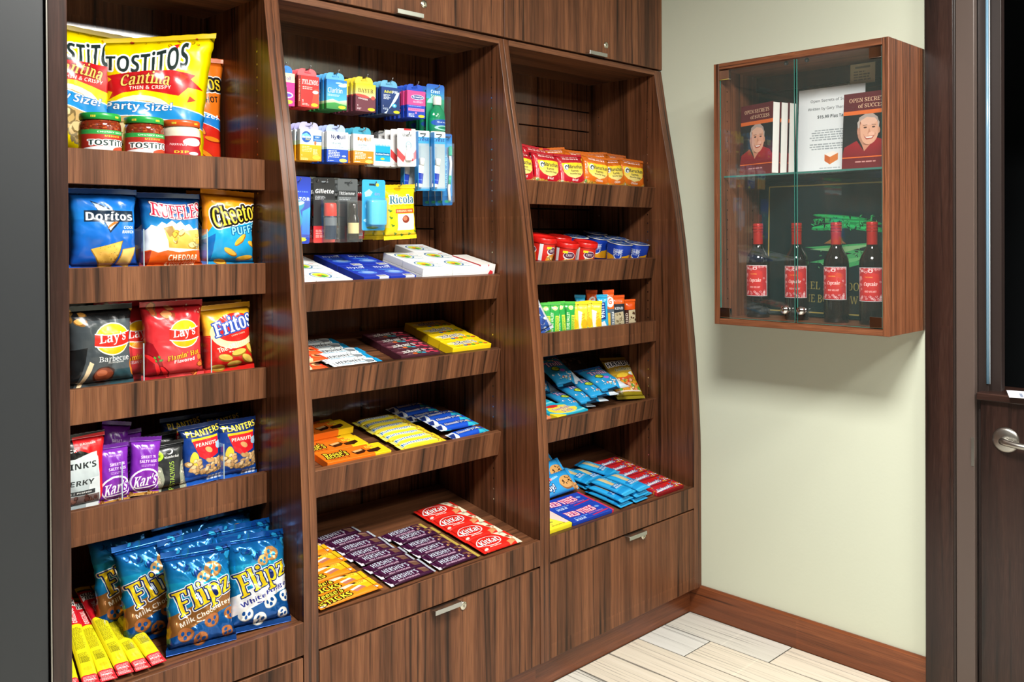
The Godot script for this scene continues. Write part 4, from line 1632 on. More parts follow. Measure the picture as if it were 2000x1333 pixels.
func speckle(base: Color, cols: Array, rough: float, sd: int) -> StandardMaterial3D:
	var im := Image.create(256, 256, false, Image.FORMAT_RGB8)
	im.fill(base)
	var r := RandomNumberGenerator.new()
	r.seed = sd
	for i in 1400:
		var s := r.randi_range(2, 8)
		im.fill_rect(Rect2i(r.randi() % 256, r.randi() % 256, s, r.randi_range(2, 6)), cols[r.randi() % cols.size()].lerp(base, r.randf() * 0.6))
	var m := mat(rough)
	m.albedo_texture = tex(im)
	return m

# ------------------------------------------------------------------ room
func struct(called: String, mesh: Mesh, m: Material, at: Vector3, label: String, cat: String) -> MeshInstance3D:
	var o := part(self, called, mesh, m, at)
	tag(o, label, cat, "", "structure")
	return o

func room():
	# floor: grout bed with wood-look tiles laid along z
	var fl := struct("floor", wbox(Vector3(5.2, 0.08, 5.0), 2, 0.0), M.grout, Vector3(-2.55, -0.0415, 1.95), "pale wood-look tile floor with thin dark grout lines", "floor")
	var r := RandomNumberGenerator.new()
	r.seed = 4
	var xe := [-0.0135, -0.166, -0.321, -0.475, -0.628, -0.782, -0.936, -1.09, -1.244]
	var j0 := [0.361, 0.145, 0.52, 0.30, 0.08, 0.47, 0.26, 0.04]
	for row in 8:
		var x1: float = xe[row]
		var x0: float = xe[row + 1]
		var z: float = j0[row] - 0.61
		while z < 1.3:
			var za := maxf(z, -0.0415)
			var zb := z + 0.61
			if zb - za > 0.02:
				var sz := Vector3(x1 - x0 - 0.0046, 0.0075, zb - za - 0.0046)
				part(fl, "plank", wbox(sz, 2, 0.0009, float((row * 7 + int(z * 10)) % 11)), M["tile%d" % (2 if row == 0 and z > 0.3 else r.randi() % 4)], Vector3((x0 + x1) / 2.0, 0.038, (za + zb) / 2.0) - Vector3(-2.55, 0, 1.95) - Vector3(0, 0.0, 0))
			z += 0.61
	# beyond the frame the same tile goes on as one sheet
	var rest := part(fl, "tile_field", wbox(Vector3(3.78, 0.0075, 4.2), 2, 0.0), M["tile0"], Vector3(-0.595, 0.038, 0.35))
	rest.set_meta("kind", "stuff")
	var rest2 := part(fl, "tile_field", wbox(Vector3(1.23, 0.0075, 2.6), 2, 0.0), M["tile1"], Vector3(1.925, 0.038, 1.12))
	rest2.set_meta("kind", "stuff")
	# right wall (plane x = 0) with the opening of the half door, and its header
	struct("wall_right", wbox(Vector3(0.12, 2.6, 1.42), 1, 0.0), M.wall, Vector3(0.06, 1.3, 0.173), "pale cream-green painted wall carrying the glass case", "wall")
	struct("wall_right", wbox(Vector3(0.12, 0.45, 1.0), 1, 0.0), M.wall, Vector3(0.06, 2.375, 1.383), "painted wall above the half door", "wall")
	struct("wall_right", wbox(Vector3(0.12, 2.6, 2.6), 1, 0.0), M.wall, Vector3(0.06, 1.3, 3.18), "painted wall beyond the half door", "wall")
	struct("wall_back", wbox(Vector3(5.2, 2.6, 0.12), 1, 0.0), M.wall, Vector3(-2.55, 1.3, -0.592), "painted wall behind the snack cabinet", "wall")
	struct("wall_front", wbox(Vector3(5.2, 2.6, 0.12), 1, 0.0), M.wall_far, Vector3(-2.55, 1.3, 4.4), "painted wall behind the viewer", "wall")
	struct("wall_left", wbox(Vector3(0.12, 2.6, 3.9), 1, 0.0), M.wall_far, Vector3(-4.9, 1.3, 2.5), "painted wall across the room from the glass case", "wall")
	struct("ceiling", wbox(Vector3(5.2, 0.1, 5.2), 0, 0.0), M.ceiling, Vector3(-2.55, 2.66, 1.9), "ceiling greyed to cut bounced light, with lamp panels", "ceiling")
	# the dark partition that covers the first bay, with its brown end trim
	struct("wall_partition", wbox(Vector3(2.55, 2.6, 0.05), 1, 0.002), M.black, Vector3(-3.651, 1.3, 0.575), "charcoal black partition standing before the snack cabinet", "wall")
	var tr := struct("trim_1", wbox(Vector3(0.0245, 2.6, 0.06), 1, 0.0015), M.dark_wood, Vector3(-2.3615, 1.3, 0.573), "dark brown wooden end trim of the charcoal partition", "trim")
	part(tr, "edge_strip", wbox(Vector3(0.0016, 2.6, 0.004), 1, 0.0), M.nickel, Vector3(-0.0128, 0, 0.0282))
	struct("wall_added_return", wbox(Vector3(0.02, 2.6, 1.06), 1, 0.0), M.dark_wood, Vector3(-2.4125, 1.3, 0.02), "added unseen dark panel keeping light out of the first bay side", "wall")  # added out of view to keep light from entering the side gap
	# baseboard and door casing on the right wall
	struct("baseboard_right", bevel_board(Vector3(0.0125, 0.104, 0.838)), M.base_wood, Vector3(-0.0063, 0.052, 0.3755), "reddish brown wooden baseboard under the pale wall", "baseboard")
	var cs := struct("trim_2", wbox(Vector3(0.02, 2.2, 0.081), 1, 0.002), M.dark_wood, Vector3(-0.01, 1.1, 0.8345), "dark brown door casing between the pale wall and the half door", "trim")
	part(cs, "lip", wbox(Vector3(0.008, 2.2, 0.006), 1, 0.001), M.jamb_dark, Vector3(-0.006, 0, 0.0425))
	struct("trim_3", wbox(Vector3(0.026, 2.2, 0.05), 1, 0.0015), M.jamb, Vector3(-0.007, 1.1, 0.9065), "grey-brown metal jamb of the half door", "trim")
	var js := struct("trim_4", wbox(Vector3(0.02, 2.2, 0.028), 1, 0.001), M.jamb_dark, Vector3(0.02, 1.1, 0.945), "dark stop beside the grey-brown door jamb", "trim")
	part(js, "seal_strip", tube([Vector3(0, -0.16, 0), Vector3(0, 1.1, 0)], 0.0045, 8), mat(0.2, Color("6f93ab")), Vector3(-0.012, 0, 0.013))
	part(js, "seal_bead", tube([Vector3(0, -0.16, 0), Vector3(0, 1.1, 0)], 0.0016, 6), mat(0.15, Color("c8dae6")), Vector3(-0.014, 0, 0.019))
	struct("trim_5", wbox(Vector3(0.03, 2.2, 0.03), 1, 0.001), M.jamb_dark, Vector3(0.045, 1.1, 0.972), "dark inner frame of the doorway over the half door", "trim")
	# strike plate
	var sp := part(self, "strike_plate", wbox(Vector3(0.0016, 0.082, 0.008), 1, 0.0003), M.steel, Vector3(-0.0207, 0.745, 0.9265))
	tag(sp, "narrow steel strike plate let into the grey-brown door jamb", "strike plate")
	# the unlit room beyond the doorway
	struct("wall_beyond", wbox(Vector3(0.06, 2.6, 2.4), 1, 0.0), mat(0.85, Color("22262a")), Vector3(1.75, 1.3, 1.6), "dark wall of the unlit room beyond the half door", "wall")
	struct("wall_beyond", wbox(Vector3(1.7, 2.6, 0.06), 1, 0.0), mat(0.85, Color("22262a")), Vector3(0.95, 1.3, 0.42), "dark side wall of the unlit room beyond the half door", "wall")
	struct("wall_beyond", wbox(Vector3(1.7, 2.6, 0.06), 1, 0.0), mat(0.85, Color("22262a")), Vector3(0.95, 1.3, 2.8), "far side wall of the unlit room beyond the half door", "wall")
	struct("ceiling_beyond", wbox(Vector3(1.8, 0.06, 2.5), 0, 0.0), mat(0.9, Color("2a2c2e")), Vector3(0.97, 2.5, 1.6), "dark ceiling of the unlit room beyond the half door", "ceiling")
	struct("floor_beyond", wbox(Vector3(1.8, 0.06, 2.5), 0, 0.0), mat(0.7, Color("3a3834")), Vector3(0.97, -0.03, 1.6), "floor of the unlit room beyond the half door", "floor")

func bevel_board(s: Vector3) -> Mesh:
	# a skirting board with a sloping top
	var p := PackedVector2Array([Vector2(-s.x / 2, -s.y / 2), Vector2(s.x / 2, -s.y / 2), Vector2(s.x / 2, s.y / 2), Vector2(s.x / 2 - 0.005, s.y / 2), Vector2(-s.x / 2, s.y / 2 - 0.006)])
	var st := SurfaceTool.new()
	st.begin(Mesh.PRIMITIVE_TRIANGLES)
	var z := s.z / 2
	for i in p.size():
		var a := p[i]
		var b := p[(i + 1) % p.size()]
		quad(st, [Vector3(a.x, a.y, -z), Vector3(b.x, b.y, -z), Vector3(b.x, b.y, z), Vector3(a.x, a.y, z)], [Vector2(a.y, -z), Vector2(b.y + b.x, -z), Vector2(b.y + b.x, z), Vector2(a.y, z)], Vector3(b.y - a.y, a.x - b.x, 0))
	for sg in [-1.0, 1.0]:
		for i in range(1, p.size() - 1):
			quad(st, [Vector3(p[0].x, p[0].y, sg * z), Vector3(p[i].x, p[i].y, sg * z), Vector3(p[i + 1].x, p[i + 1].y, sg * z)], [p[0], p[i], p[i + 1]], Vector3(0, 0, sg))
	return st.commit()

func ceiling_lamp(d: Array, i: int):
	var t := thing("ceiling_lamp", ["wide ceiling lamp panel farther out from the snack cabinet", "square ceiling lamp panel above the floor before the middle bay", "small square ceiling lamp close to the wall with the glass case"][i], "lamp", "")
	var c: Vector3 = d[0]
	var s: Vector2 = d[1]
	t.position = c
	for q in [[Vector3(s.x + 0.05, 0.03, 0.025), Vector3(0, -0.005, s.y / 2 + 0.0125)], [Vector3(s.x + 0.05, 0.03, 0.025), Vector3(0, -0.005, -s.y / 2 - 0.0125)], [Vector3(0.025, 0.03, s.y), Vector3(s.x / 2 + 0.0125, -0.005, 0)], [Vector3(0.025, 0.03, s.y), Vector3(-s.x / 2 - 0.0125, -0.005, 0)]]:
		part(t, "frame", wbox(q[0], 0, 0.001), M.lamp_frame, q[1])
	var gm := mat(0.8, Color("f4f4f0"))
	gm.emission_enabled = true
	gm.emission = Color(1.0, 0.97, 0.92)
	gm.emission_energy_multiplier = d[3]
	part(t, "lamp_diffuser", wbox(Vector3(s.x, 0.01, s.y), 0, 0.0), gm, Vector3(0, -0.004, 0))
	var l := AreaLight3D.new()
	l.name = "lamp_light"
	l.area_size = s * 0.96
	l.light_energy = d[2]
	l.light_color = Color(1.0, 0.99, 0.97)
	l.area_range = 12.0
	l.shadow_enabled = true
	t.add_child(l)
	l.position = Vector3(0, -0.024, 0)
	l.rotation_degrees = Vector3(-90, 0, 0)

# ------------------------------------------------------------------ the snack cabinet
# front edge of the uprights: deep below, drawn back towards the top
func front_z(y: float) -> float:
	var pts := [[0.0, 0.0], [0.62, 0.0], [0.69, -0.003], [0.80, -0.009], [0.96, -0.020], [1.08, -0.033], [1.165, -0.042], [1.33, -0.058], [1.49, -0.082], [1.64, -0.109], [1.78, -0.136], [1.96, -0.166], [1.979, -0.169]]
	for i in pts.size() - 1:
		if y <= pts[i + 1][0]:
			return lerpf(pts[i][1], pts[i + 1][1], (y - pts[i][0]) / (pts[i + 1][0] - pts[i][0]))
	return -0.169

func upright(th: float, y0: float, y1: float, zb: float) -> Mesh:
	var st := SurfaceTool.new()
	st.begin(Mesh.PRIMITIVE_TRIANGLES)
	var n := 34
	var b := 0.0008
	for i in n:
		var ya := lerpf(y0, y1, float(i) / n)
		var yb := lerpf(y0, y1, float(i + 1) / n)
		var za := front_z(ya)
		var zc := front_z(yb)
		for s in [-1.0, 1.0]:
			var x: float = s * th / 2
			quad(st, [Vector3(x, ya, zb), Vector3(x, yb, zb), Vector3(x, yb, zc - b), Vector3(x, ya, za - b)], [Vector2(zb, -ya), Vector2(zb, -yb), Vector2(zc, -yb), Vector2(za, -ya)], Vector3(s, 0, 0))
			var xi: float = s * (th / 2 - b)
			quad(st, [Vector3(x, ya, za - b), Vector3(x, yb, zc - b), Vector3(xi, yb, zc), Vector3(xi, ya, za)], [Vector2(za, -ya), Vector2(zc, -yb), Vector2(zc, -yb), Vector2(za, -ya)], Vector3(s, 0, 1))
		var xf := th / 2 - b
		quad(st, [Vector3(-xf, ya, za), Vector3(xf, ya, za), Vector3(xf, yb, zc), Vector3(-xf, yb, zc)], [Vector2(0.3 - xf, -ya), Vector2(0.3 + xf, -ya), Vector2(0.3 + xf, -yb), Vector2(0.3 - xf, -yb)], Vector3(0, 0.1, 1))
		quad(st, [Vector3(-th / 2, ya, zb), Vector3(th / 2, ya, zb), Vector3(th / 2, yb, zb), Vector3(-th / 2, yb, zb)], [Vector2(0, -ya), Vector2(th, -ya), Vector2(th, -yb), Vector2(0, -yb)], Vector3(0, 0, -1))
	for e in [[y0, -1.0], [y1, 1.0]]:
		var z := front_z(e[0])
		quad(st, [Vector3(-th / 2, e[0], zb), Vector3(th / 2, e[0], zb), Vector3(th / 2, e[0], z), Vector3(-th / 2, e[0], z)], [Vector2(0, zb), Vector2(th, zb), Vector2(th, z), Vector2(0, z)], Vector3(0, e[1], 0))
	return st.commit()

# frame of a tray: origin on the deck under the lip's front top edge; y = deck normal, -z = along the deck to the back
func tray_frame(top: float, deg: float, drop: float, z0 := -0.163) -> Transform3D:
	var b := Basis(Vector3.RIGHT, deg_to_rad(deg))
	return Transform3D(b, Vector3(0, top, z0) + b * Vector3(0, -drop, 0))

func pull(cabinet: Node3D, at: Vector3, down: bool):
	# folded steel tab pull
	var st := SurfaceTool.new()
	st.begin(Mesh.PRIMITIVE_TRIANGLES)
	var f := func(p: Vector3, a: int) -> Vector2: return Vector2(p.x, p.y)
	add_cbox(st, Vector3(0.046, 0.0011, 0.012), 0.0004, f, Vector3(0, 0, 0.011))
	add_cbox(st, Vector3(0.046, 0.0055, 0.0008), 0.0003, f, Vector3(0, -0.0055 if down else 0.0055, 0.0225))
	part(cabinet, "handle", st.commit(), M.steel, at)

func lock(cabinet: Node3D, at: Vector3):
	var l := part(cabinet, "lock", lathe([[0.0, 0.0045], [0.006, 0.0045], [0.0105, 0.0038], [0.0115, 0.002], [0.0115, 0.0]], 24), M.nickel_lock, at, Vector3(90, 0, 0))
	part(l, "keyhole", wbox(Vector3(0.0022, 0.0006, 0.007), 0, 0.0), M.slot, Vector3(0, 0.0047, 0))

func bay(x0: float, x1: float, label: String, shelves: Array, thl: float, thr: float) -> Node3D:
	# shelves: [top of lip, tilt, drop of the deck]
	var t := thing("display_cabinet", label, "cabinet", "")
	var w := x1 - x0
	var xl := x0 + thl
	var xr := x1 - thr
	var cx := (xl + xr) / 2
	var iw := xr - xl
	part(t, "side_panel", upright(thl, 0.1, 1.979, -0.5), M.wood_side, Vector3(x0 + thl / 2, 0, 0))
	part(t, "side_panel", upright(thr, 0.1, 1.979, -0.5), M.wood_side, Vector3(x1 - thr / 2, 0, 0))
	# slatted back
	var bk := part(t, "back_panel", wbox(Vector3(iw, 1.56, 0.006), 1, 0.0), M.gap, Vector3(cx, 1.19, ZB - 0.0145))
	var ys := [1.979]
	for k in 9: ys.append(1.853 - 0.0765 * k)
	ys.append(0.94); ys.append(0.72); ys.append(0.41)
	for k in ys.size() - 1:
		var hh: float = ys[k] - ys[k + 1] - 0.0042
		part(bk, "slat", wbox(Vector3(iw - 0.001, hh, 0.011), 1, 0.0012), M.wood_back, Vector3(0, (ys[k] + ys[k + 1]) / 2.0 - 1.19, 0.009))
	# top, toe kick, bottom front
	part(t, "top_panel", wbox(Vector3(iw, 0.018, 0.33), 0, 0.0008, 2.0), M.wood, Vector3(cx, 1.9695, -0.1655 - 0.165))
	part(t, "toe_kick", wbox(Vector3(w, 0.1, 0.018), 0, 0.0, 1.0), M.base_wood, Vector3((x0 + x1) / 2, 0.05, -0.0517))
	part(t, "bottom_front", wbox(Vector3(iw, 0.0765, 0.018), 1, 0.0008, x0), M.wood, Vector3(cx, 0.4295, -0.009))
	for s in shelves:
		var f: Transform3D = tray_frame(s[0], s[1], 0.0, -0.163)
		var tr := Node3D.new()
		tr.name = "shelf"
		t.add_child(tr, true)
		tr.transform = f
		tr.position.x = cx
		part(tr, "lip", wbox(Vector3(iw - 0.002, 0.0755, 0.018), 1, 0.001, s[0] * 3.0 + x0), M.wood, Vector3(0, -0.03775, -0.009))
		var dl: float = (0.483 - 0.163 - 0.018) * (0.985 if s[1] > 0 else 1.0)
		part(tr, "deck", wbox(Vector3(iw - 0.002, 0.018, dl - 0.006), 0, 0.0006, s[0]), M.wood, Vector3(0, -s[2] - 0.009, -0.018 - (dl - 0.006) / 2))
	# bottom display deck
	var bt: Transform3D = tray_frame(0.468, 10.0, 0.006, 0.0)
	var dk := part(t, "bottom_deck", wbox(Vector3(iw - 0.002, 0.018, 0.455), 0, 0.0006), M.wood)
	dk.transform = bt * Transform3D(Basis.IDENTITY, Vector3(0, -0.0095, -0.02 - 0.2275))
	dk.position.x = cx
	# drawer
	var dw := part(t, "drawer", wbox(Vector3(iw - 0.004, 0.2835, 0.019), 1, 0.001, x0 + 3.0), M.wood, Vector3(cx, 0.2435, -0.0095))
	part(t, "drawer_shade_sheet", wbox(Vector3(iw - 0.001, 0.3, 0.01), 1, 0.0), M.gap, Vector3(cx, 0.25, -0.03))  # near-black sheet, shade of the drawer gaps put into its colour
	var hx := -1.213 if x0 < -1.0 and x0 > -2.0 else (-0.397 if x0 > -1.0 else -1.98)
	pull(dw, Vector3(hx - cx, 0.1429, 0.0095 - 0.001), true)
	lock(dw, Vector3(hx + (0.068 if x0 < -1.0 else 0.053) - cx, 0.364 - 0.2435, 0.0095))
	# shelf pin holes
	var st := SurfaceTool.new()
	st.begin(Mesh.PRIMITIVE_TRIANGLES)
	for sx in [xl + 0.0004, xr - 0.0004]:
		for z in [-0.2, -0.435]:
			var y := 0.55
			while y < 1.885:
				for i in 6:
					var a := TAU * i / 6
					var a2 := TAU * (i + 1) / 6
					quad(st, [Vector3(sx, y, z), Vector3(sx, y + 0.0027 * sin(a), z + 0.0027 * cos(a)), Vector3(sx, y + 0.0027 * sin(a2), z + 0.0027 * cos(a2))], [Vector2.ZERO, Vector2.ZERO, Vector2.ZERO], Vector3(1 if sx < cx else -1, 0, 0))
				y += 0.032
	var ph := part(t, "shelf_pin_sleeves", st.commit(), M.nickel_lock)
	ph.set_meta("kind", "stuff")
	return t

func cabinets():
	bay(XA, XAB, "walnut snack cabinet bay stocked with chip bags, next to the charcoal partition", [[1.559, 0.0, 0.032], [1.305, 0.0, 0.012], [1.048, 0.0, 0.012], [0.790, 0.0, 0.012]], 0.02, 0.0201)
	bay(XAB, XBC, "walnut snack cabinet bay with hanging medicines over trays of chocolate", [[1.249, 13.0, 0.02], [1.022, 13.0, 0.014], [0.766, 11.0, 0.014]], 0.0201, 0.0213)
	bay(XBC, -0.0006, "walnut snack cabinet bay with noodle packs on top, against the pale wall", [[1.545, 11.0, 0.03], [1.284, 12.0, 0.03], [1.053, 0.0, 0.032], [0.765, 10.0, 0.014]], 0.0213, 0.0455)
	# upper cupboards
	for q in [[XA, XAB, "walnut overhead cupboard above the chip bags, mostly cut off", -2.0], [XAB, XBC, "walnut overhead cupboard above the hanging medicines", -1.1985], [XBC, -0.0006, "walnut overhead cupboard above the noodle packs, touching the pale wall", -0.39]]:
		var t := thing("overhead_cupboard", q[2], "cupboard", "")
		var w: float = q[1] - q[0]
		var cx: float = (q[0] + q[1]) / 2
		part(t, "body", wbox(Vector3(w, 0.615, 0.33), 1, 0.0), M.wood_side, Vector3(cx, 2.2885, ZU - 0.021 - 0.165))
		var d := part(t, "door", wbox(Vector3(w - 0.003, 0.612, 0.019), 1, 0.001, q[0] + 1.3), M.wood, Vector3(cx, 1.9845 + 0.306, ZU - 0.0095))
		pull(d, Vector3(q[3] - cx, -0.3062, 0.0095 - 0.003), false)
		lock(d, Vector3(q[3] + 0.0605 - cx, 2.0295 - (1.9845 + 0.306), 0.0095))

# ------------------------------------------------------------------ goods: builders
func bag(called: String, label: String, cat: String, design: String, w: float, h: float, t: float, sd: int, group := "", finish_ := "film", wr := 1.0, box := 2.6) -> Node3D:
	var o := thing(called, label, cat, group)
	part(o, "body", bag_body(w, h, t, sd, false, box, wr), M[finish_ + ":" + design])
	part(o, "top_seal", bag_seal(w, h, t, sd, 1, false, wr), M[finish_ + ":" + design])
	part(o, "bottom_seal", bag_seal(w, h, t, sd, 0, false, wr), M[finish_ + ":" + design])
	return o

# a flow-wrapped bar, its long side across
func bar(called: String, label: String, cat: String, design: String, w: float, h: float, t: float, sd: int, group := "", finish_ := "film", box := 5.0) -> Node3D:
	var o := thing(called, label, cat, group)
	part(o, "wrapper", bag_body(w, h, t, sd, true, box, 0.5, 0.02, 0.85), M[finish_ + ":" + design])
	part(o, "end_seal", bag_seal(w, h, t, sd, 0, true), M[finish_ + ":" + design])
	part(o, "end_seal", bag_seal(w, h, t, sd, 1, true), M[finish_ + ":" + design])
	return o

func pack(called: String, label: String, cat: String, design: String, w: float, h: float, d: float, group := "", finish_ := "card") -> Node3D:
	var o := thing(called, label, cat, group)
	part(o, "carton", carton(w, h, d), M[finish_ + ":" + design], Vector3(0, h / 2, 0))
	return o

const LIE := Basis(Vector3(1, 0, 0), Vector3(0, 0, -1), Vector3(0, 1, 0))

func stand(o: Node3D, f: Transform3D, x: float, d: float, yaw := 0.0, lean := 0.0, roll := 0.0, lift := 0.0):
	var b := Basis(Vector3.UP, deg_to_rad(yaw)) * Basis(Vector3.RIGHT, deg_to_rad(-lean)) * Basis(Vector3.BACK, deg_to_rad(roll))
	o.transform = Transform3D(Basis.IDENTITY, Vector3(x, 0, 0)) * f * Transform3D(b, Vector3(0, lift + 0.0014 + 0.055 * absf(sin(deg_to_rad(roll))), -d))

func lay(o: Node3D, f: Transform3D, x: float, d: float, lift: float, yaw := 0.0, pitch := 0.0, roll := 0.0):
	var b := Basis(Vector3.UP, deg_to_rad(yaw)) * Basis(Vector3.RIGHT, deg_to_rad(pitch)) * Basis(Vector3.BACK, deg_to_rad(roll)) * LIE
	o.transform = Transform3D(Basis.IDENTITY, Vector3(x, 0, 0)) * f * Transform3D(b, Vector3(0, lift, -d))

# a run of like things: the first is built, the others copied
func again(src: Node3D, i: int, label: String) -> Node3D:
	if i == 0:
		src.set_meta("label", label)
		return src
	return copy(src, label)

# ------------------------------------------------------------------ first bay
func left_bay():
	var f := tray_frame(1.559, 0, 0.032)
	# top shelf: party bags behind three jars
	var wp := Vector3(0.022, 0.13, 0.03)
	var b := thing("chip_bag", "large yellow tortilla chip bag standing complete behind the green-lidded jars", "chip bag", "")
	part(b, "body", bag_body(0.243, 0.334, 0.085, 3, false, 2.6, 1.2, 0.05, 0.7, wp), M["film:tostitos"])
	for k in 2: part(b, ["bottom_seal", "top_seal"][k], bag_seal(0.243, 0.334, 0.085, 3, k, false, 1.2, wp), M["film:tostitos"])
	stand(b, f, -1.840, 0.188, -22, 3, 1, 0.003)
	stand(copy(b, "large yellow tortilla chip bag cut off by the dark partition trim"), f, -2.025, 0.24, 8, 2, -8, 0.009)
	b = bag("chip_bag", "orange and red cheese snack bag against the side panel of the top shelf", "chip bag", "cheese_sticks", 0.145, 0.308, 0.06, 5)
	stand(b, f, -1.714, 0.235, -20, 1, -1)
	for i in 2:
		var j := jar(["green-lidded salsa jar nearer the dark partition", "green-lidded salsa jar in the middle of the three jars"][i], "salsa_label", M.salsa, M.lid_green, "green-lidded salsa jars")
		stand(j, f, [-2.004, -1.906][i], 0.074, [14, 2][i])
	stand(jar("white dip jar with an orange lid", "dip_label", M.cream, M.lid_orange, ""), f, -1.818, 0.074, 8)
	# second shelf
	f = tray_frame(1.305, 0, 0.012)
	row3(f, [
		["chip_bag", "bright blue bag with two orange chips printed on it", "blue_chips", 0.152, 0.183, 0.062, 11, -2.005, 0.054, 1, 2, 0, "second bright blue chip bag standing behind the first"],
		["chip_bag", "blue and white ridged chip bag between two clear dividers", "ridged_chips", 0.15, 0.178, 0.058, 12, -1.852, 0.054, 0, 3, 0, "second blue and white ridged chip bag standing behind the first"],
		["chip_bag", "orange-topped light blue puffed snack bag at the end of its shelf", "cheese_puffs", 0.142, 0.186, 0.056, 13, -1.716, 0.053, -3, 2, -3, "second orange and light blue snack bag standing behind the first"]])
	acrylic(f, -1.930, "clear acrylic divider between the bright blue bag and the ridged chip bag")
	acrylic(f, -1.780, "clear acrylic divider between the ridged chip bag and the puffed snack bag")
	# third shelf
	f = tray_frame(1.048, 0, 0.012)
	var reds := row3(f, [
		["chip_bag", "charcoal grey chip bag with a yellow and red round badge", "dark_chips", 0.15, 0.183, 0.06, 14, -2.015, 0.054, 4, 2, 0, "second charcoal chip bag standing behind the first"],
		["chip_bag", "red chip bag with a yellow and red round badge", "red_chips", 0.15, 0.183, 0.06, 15, -1.85, 0.054, 0, 3, 0, "second red chip bag standing behind the first"],
		["chip_bag", "yellow and red corn chip bag leaning at the end of its shelf", "corn_chips", 0.128, 0.166, 0.05, 16, -1.711, 0.052, -6, 3, 3, "second yellow and red corn chip bag standing behind the first"]])
	stand(copy(reds[1], "red chip bag peeping out between the charcoal and the red bag"), f, -1.93, 0.115, 0, 2)
	acrylic(f, -1.932, "clear acrylic divider between the charcoal and the red chip bag")
	acrylic(f, -1.772, "clear acrylic divider between the red chip bag and the corn chip bag")
	# fourth shelf
	f = tray_frame(0.790, 0, 0.012)
	b = bag("snack_pouch", "red, black and silver dried meat pouch by the dark trim", "pouch", "jerky", 0.10, 0.165, 0.03, 21)
	stand(b, f, -2.058, 0.042, 4, 2)
	b = bag("nut_packet", "purple nut packet nearest the dried meat pouch, in front", "packet", "trail_mix", 0.07, 0.13, 0.034, 22, "purple nut packets")
	stand(b, f, -1.99, 0.045, 2, 4, 0)
	stand(copy(b, "purple nut packet beside the black pistachio packet, in front"), f, -1.928, 0.042, -4, 5, -5)
	stand(copy(b, "tallest purple nut packet, tilted behind the dried meat pouch"), f, -1.985, 0.095, 8, 4, -12, 0.03)
	stand(copy(b, "purple nut packet showing its top behind the front pair"), f, -1.938, 0.088, 2, 5, 2, 0.014)
	b = bag("nut_packet", "black pistachio packet with a lime badge", "packet", "pistachios", 0.084, 0.114, 0.03, 23, "", "film", 0.8)
	stand(b, f, -1.868, 0.044, -4, 3, 2)
	stand(copy(b, "second black pistachio packet standing behind the first"), f, -1.862, 0.09, -4, 3, 3, 0.012)
	b = bag("nut_packet", "blue and red peanut packet beside the black pistachio packet", "packet", "peanuts", 0.104, 0.143, 0.036, 24, "blue peanut packets")
	stand(b, f, -1.782, 0.05, 0, 3, 2)
	stand(copy(b, "blue and red peanut packet at the end of its shelf"), f, -1.694, 0.05, -4, 2, 0, 0.0)
	stand(copy(b, "peanut packet behind the one at the shelf end"), f, -1.70, 0.115, -2, 3, 0, 0.008)
	stand(copy(b, "peanut packet behind the one beside the pistachios"), f, -1.80, 0.12, 2, 3, 0, 0.012)
	acrylic(f, -1.982, "clear acrylic divider before the purple nut packets")
	acrylic(f, -1.742, "clear acrylic divider between the two front peanut packets")
	# bottom bin: meat sticks and pretzel pouches
	f = tray_frame(0.468, 10, 0.006, 0.0)
	var stick := thing("meat_stick", "", "meat stick", "yellow and red meat sticks")
	part(stick, "wrapper", bag_body(0.0315, 0.335, 0.020, 31, false, 3.0, 0.5, 0.01, 0.85), M["film:meat_stick"])
	part(stick, "end_seal", bag_seal(0.0315, 0.335, 0.020, 31, 1), M["film:meat_stick"])
	part(stick, "end_seal", bag_seal(0.0315, 0.335, 0.020, 31, 0), M["film:meat_stick"])
	var lo := [[-2.141, 0.03, 0.011, -10, 0.3], [-2.107, 0.02, 0.011, -9, 4.0], [-2.073, 0.022, 0.011, -7, 0.3], [-2.039, 0.024, 0.011, -4.5, 4.0], [-2.005, 0.02, 0.011, -2, 0.3], [-1.971, 0.022, 0.011, 1, 3.6]]
	for i in 6:
		var l: String = "yellow and red meat stick, %s from the dark trim" % ORD[i]
		lay(again(stick, i, l), f, lo[i][0], lo[i][1], lo[i][2], lo[i][3], lo[i][4])
	b = bag("pretzel_pouch", "front blue foil pretzel pouch with a brown band, leaning by the meat sticks", "pouch", "pretzel_milk", 0.156, 0.212, 0.046, 41, "", "foil", 2.2, 3.2)
	var m0 := b
	stand(b, f, -1.870, 0.036, -4, 26, -2)
	stand(copy(m0, "brown-banded blue foil pouch showing its letter edge behind the front one"), f, -1.925, 0.125, -2, 26, 2)
	stand(copy(m0, "darkest blue foil pouch deep in the bottom bin"), f, -1.955, 0.205, 0, 26, 0)
	stand(copy(m0, "blue foil pouch showing only its top behind the middle"), f, -1.835, 0.105, 2, 26, 0, 0.0)
	stand(copy(m0, "blue foil pouch at the very back of the bottom bin"), f, -1.82, 0.18, 2, 24, 0)
	b = bag("pretzel_pouch", "front blue foil pretzel pouch with a white band, by the upright", "pouch", "pretzel_white", 0.152, 0.21, 0.046, 43, "", "foil", 2.2, 3.2)
	stand(b, f, -1.730, 0.036, -4, 27, -3)
	stand(copy(b, "white-banded blue foil pouch showing its top behind the front one"), f, -1.722, 0.10, -4, 26, 0)
	stand(copy(b, "white-banded blue foil pouch farthest back by the upright"), f, -1.726, 0.175, -2, 24, 2)

func row3(f: Transform3D, rows: Array) -> Array:
	var made := []
	for q in rows:
		var b := bag(q[0], q[1], "chip bag", q[2], q[3], q[4], q[5], q[6])
		made.append(b)
		stand(b, f, q[7], q[8], q[9], q[10], q[11])
		stand(copy(b, q[12]), f, q[7] + 0.012, q[8] + 0.075, q[9], q[10], 1, 0.004)
	return made

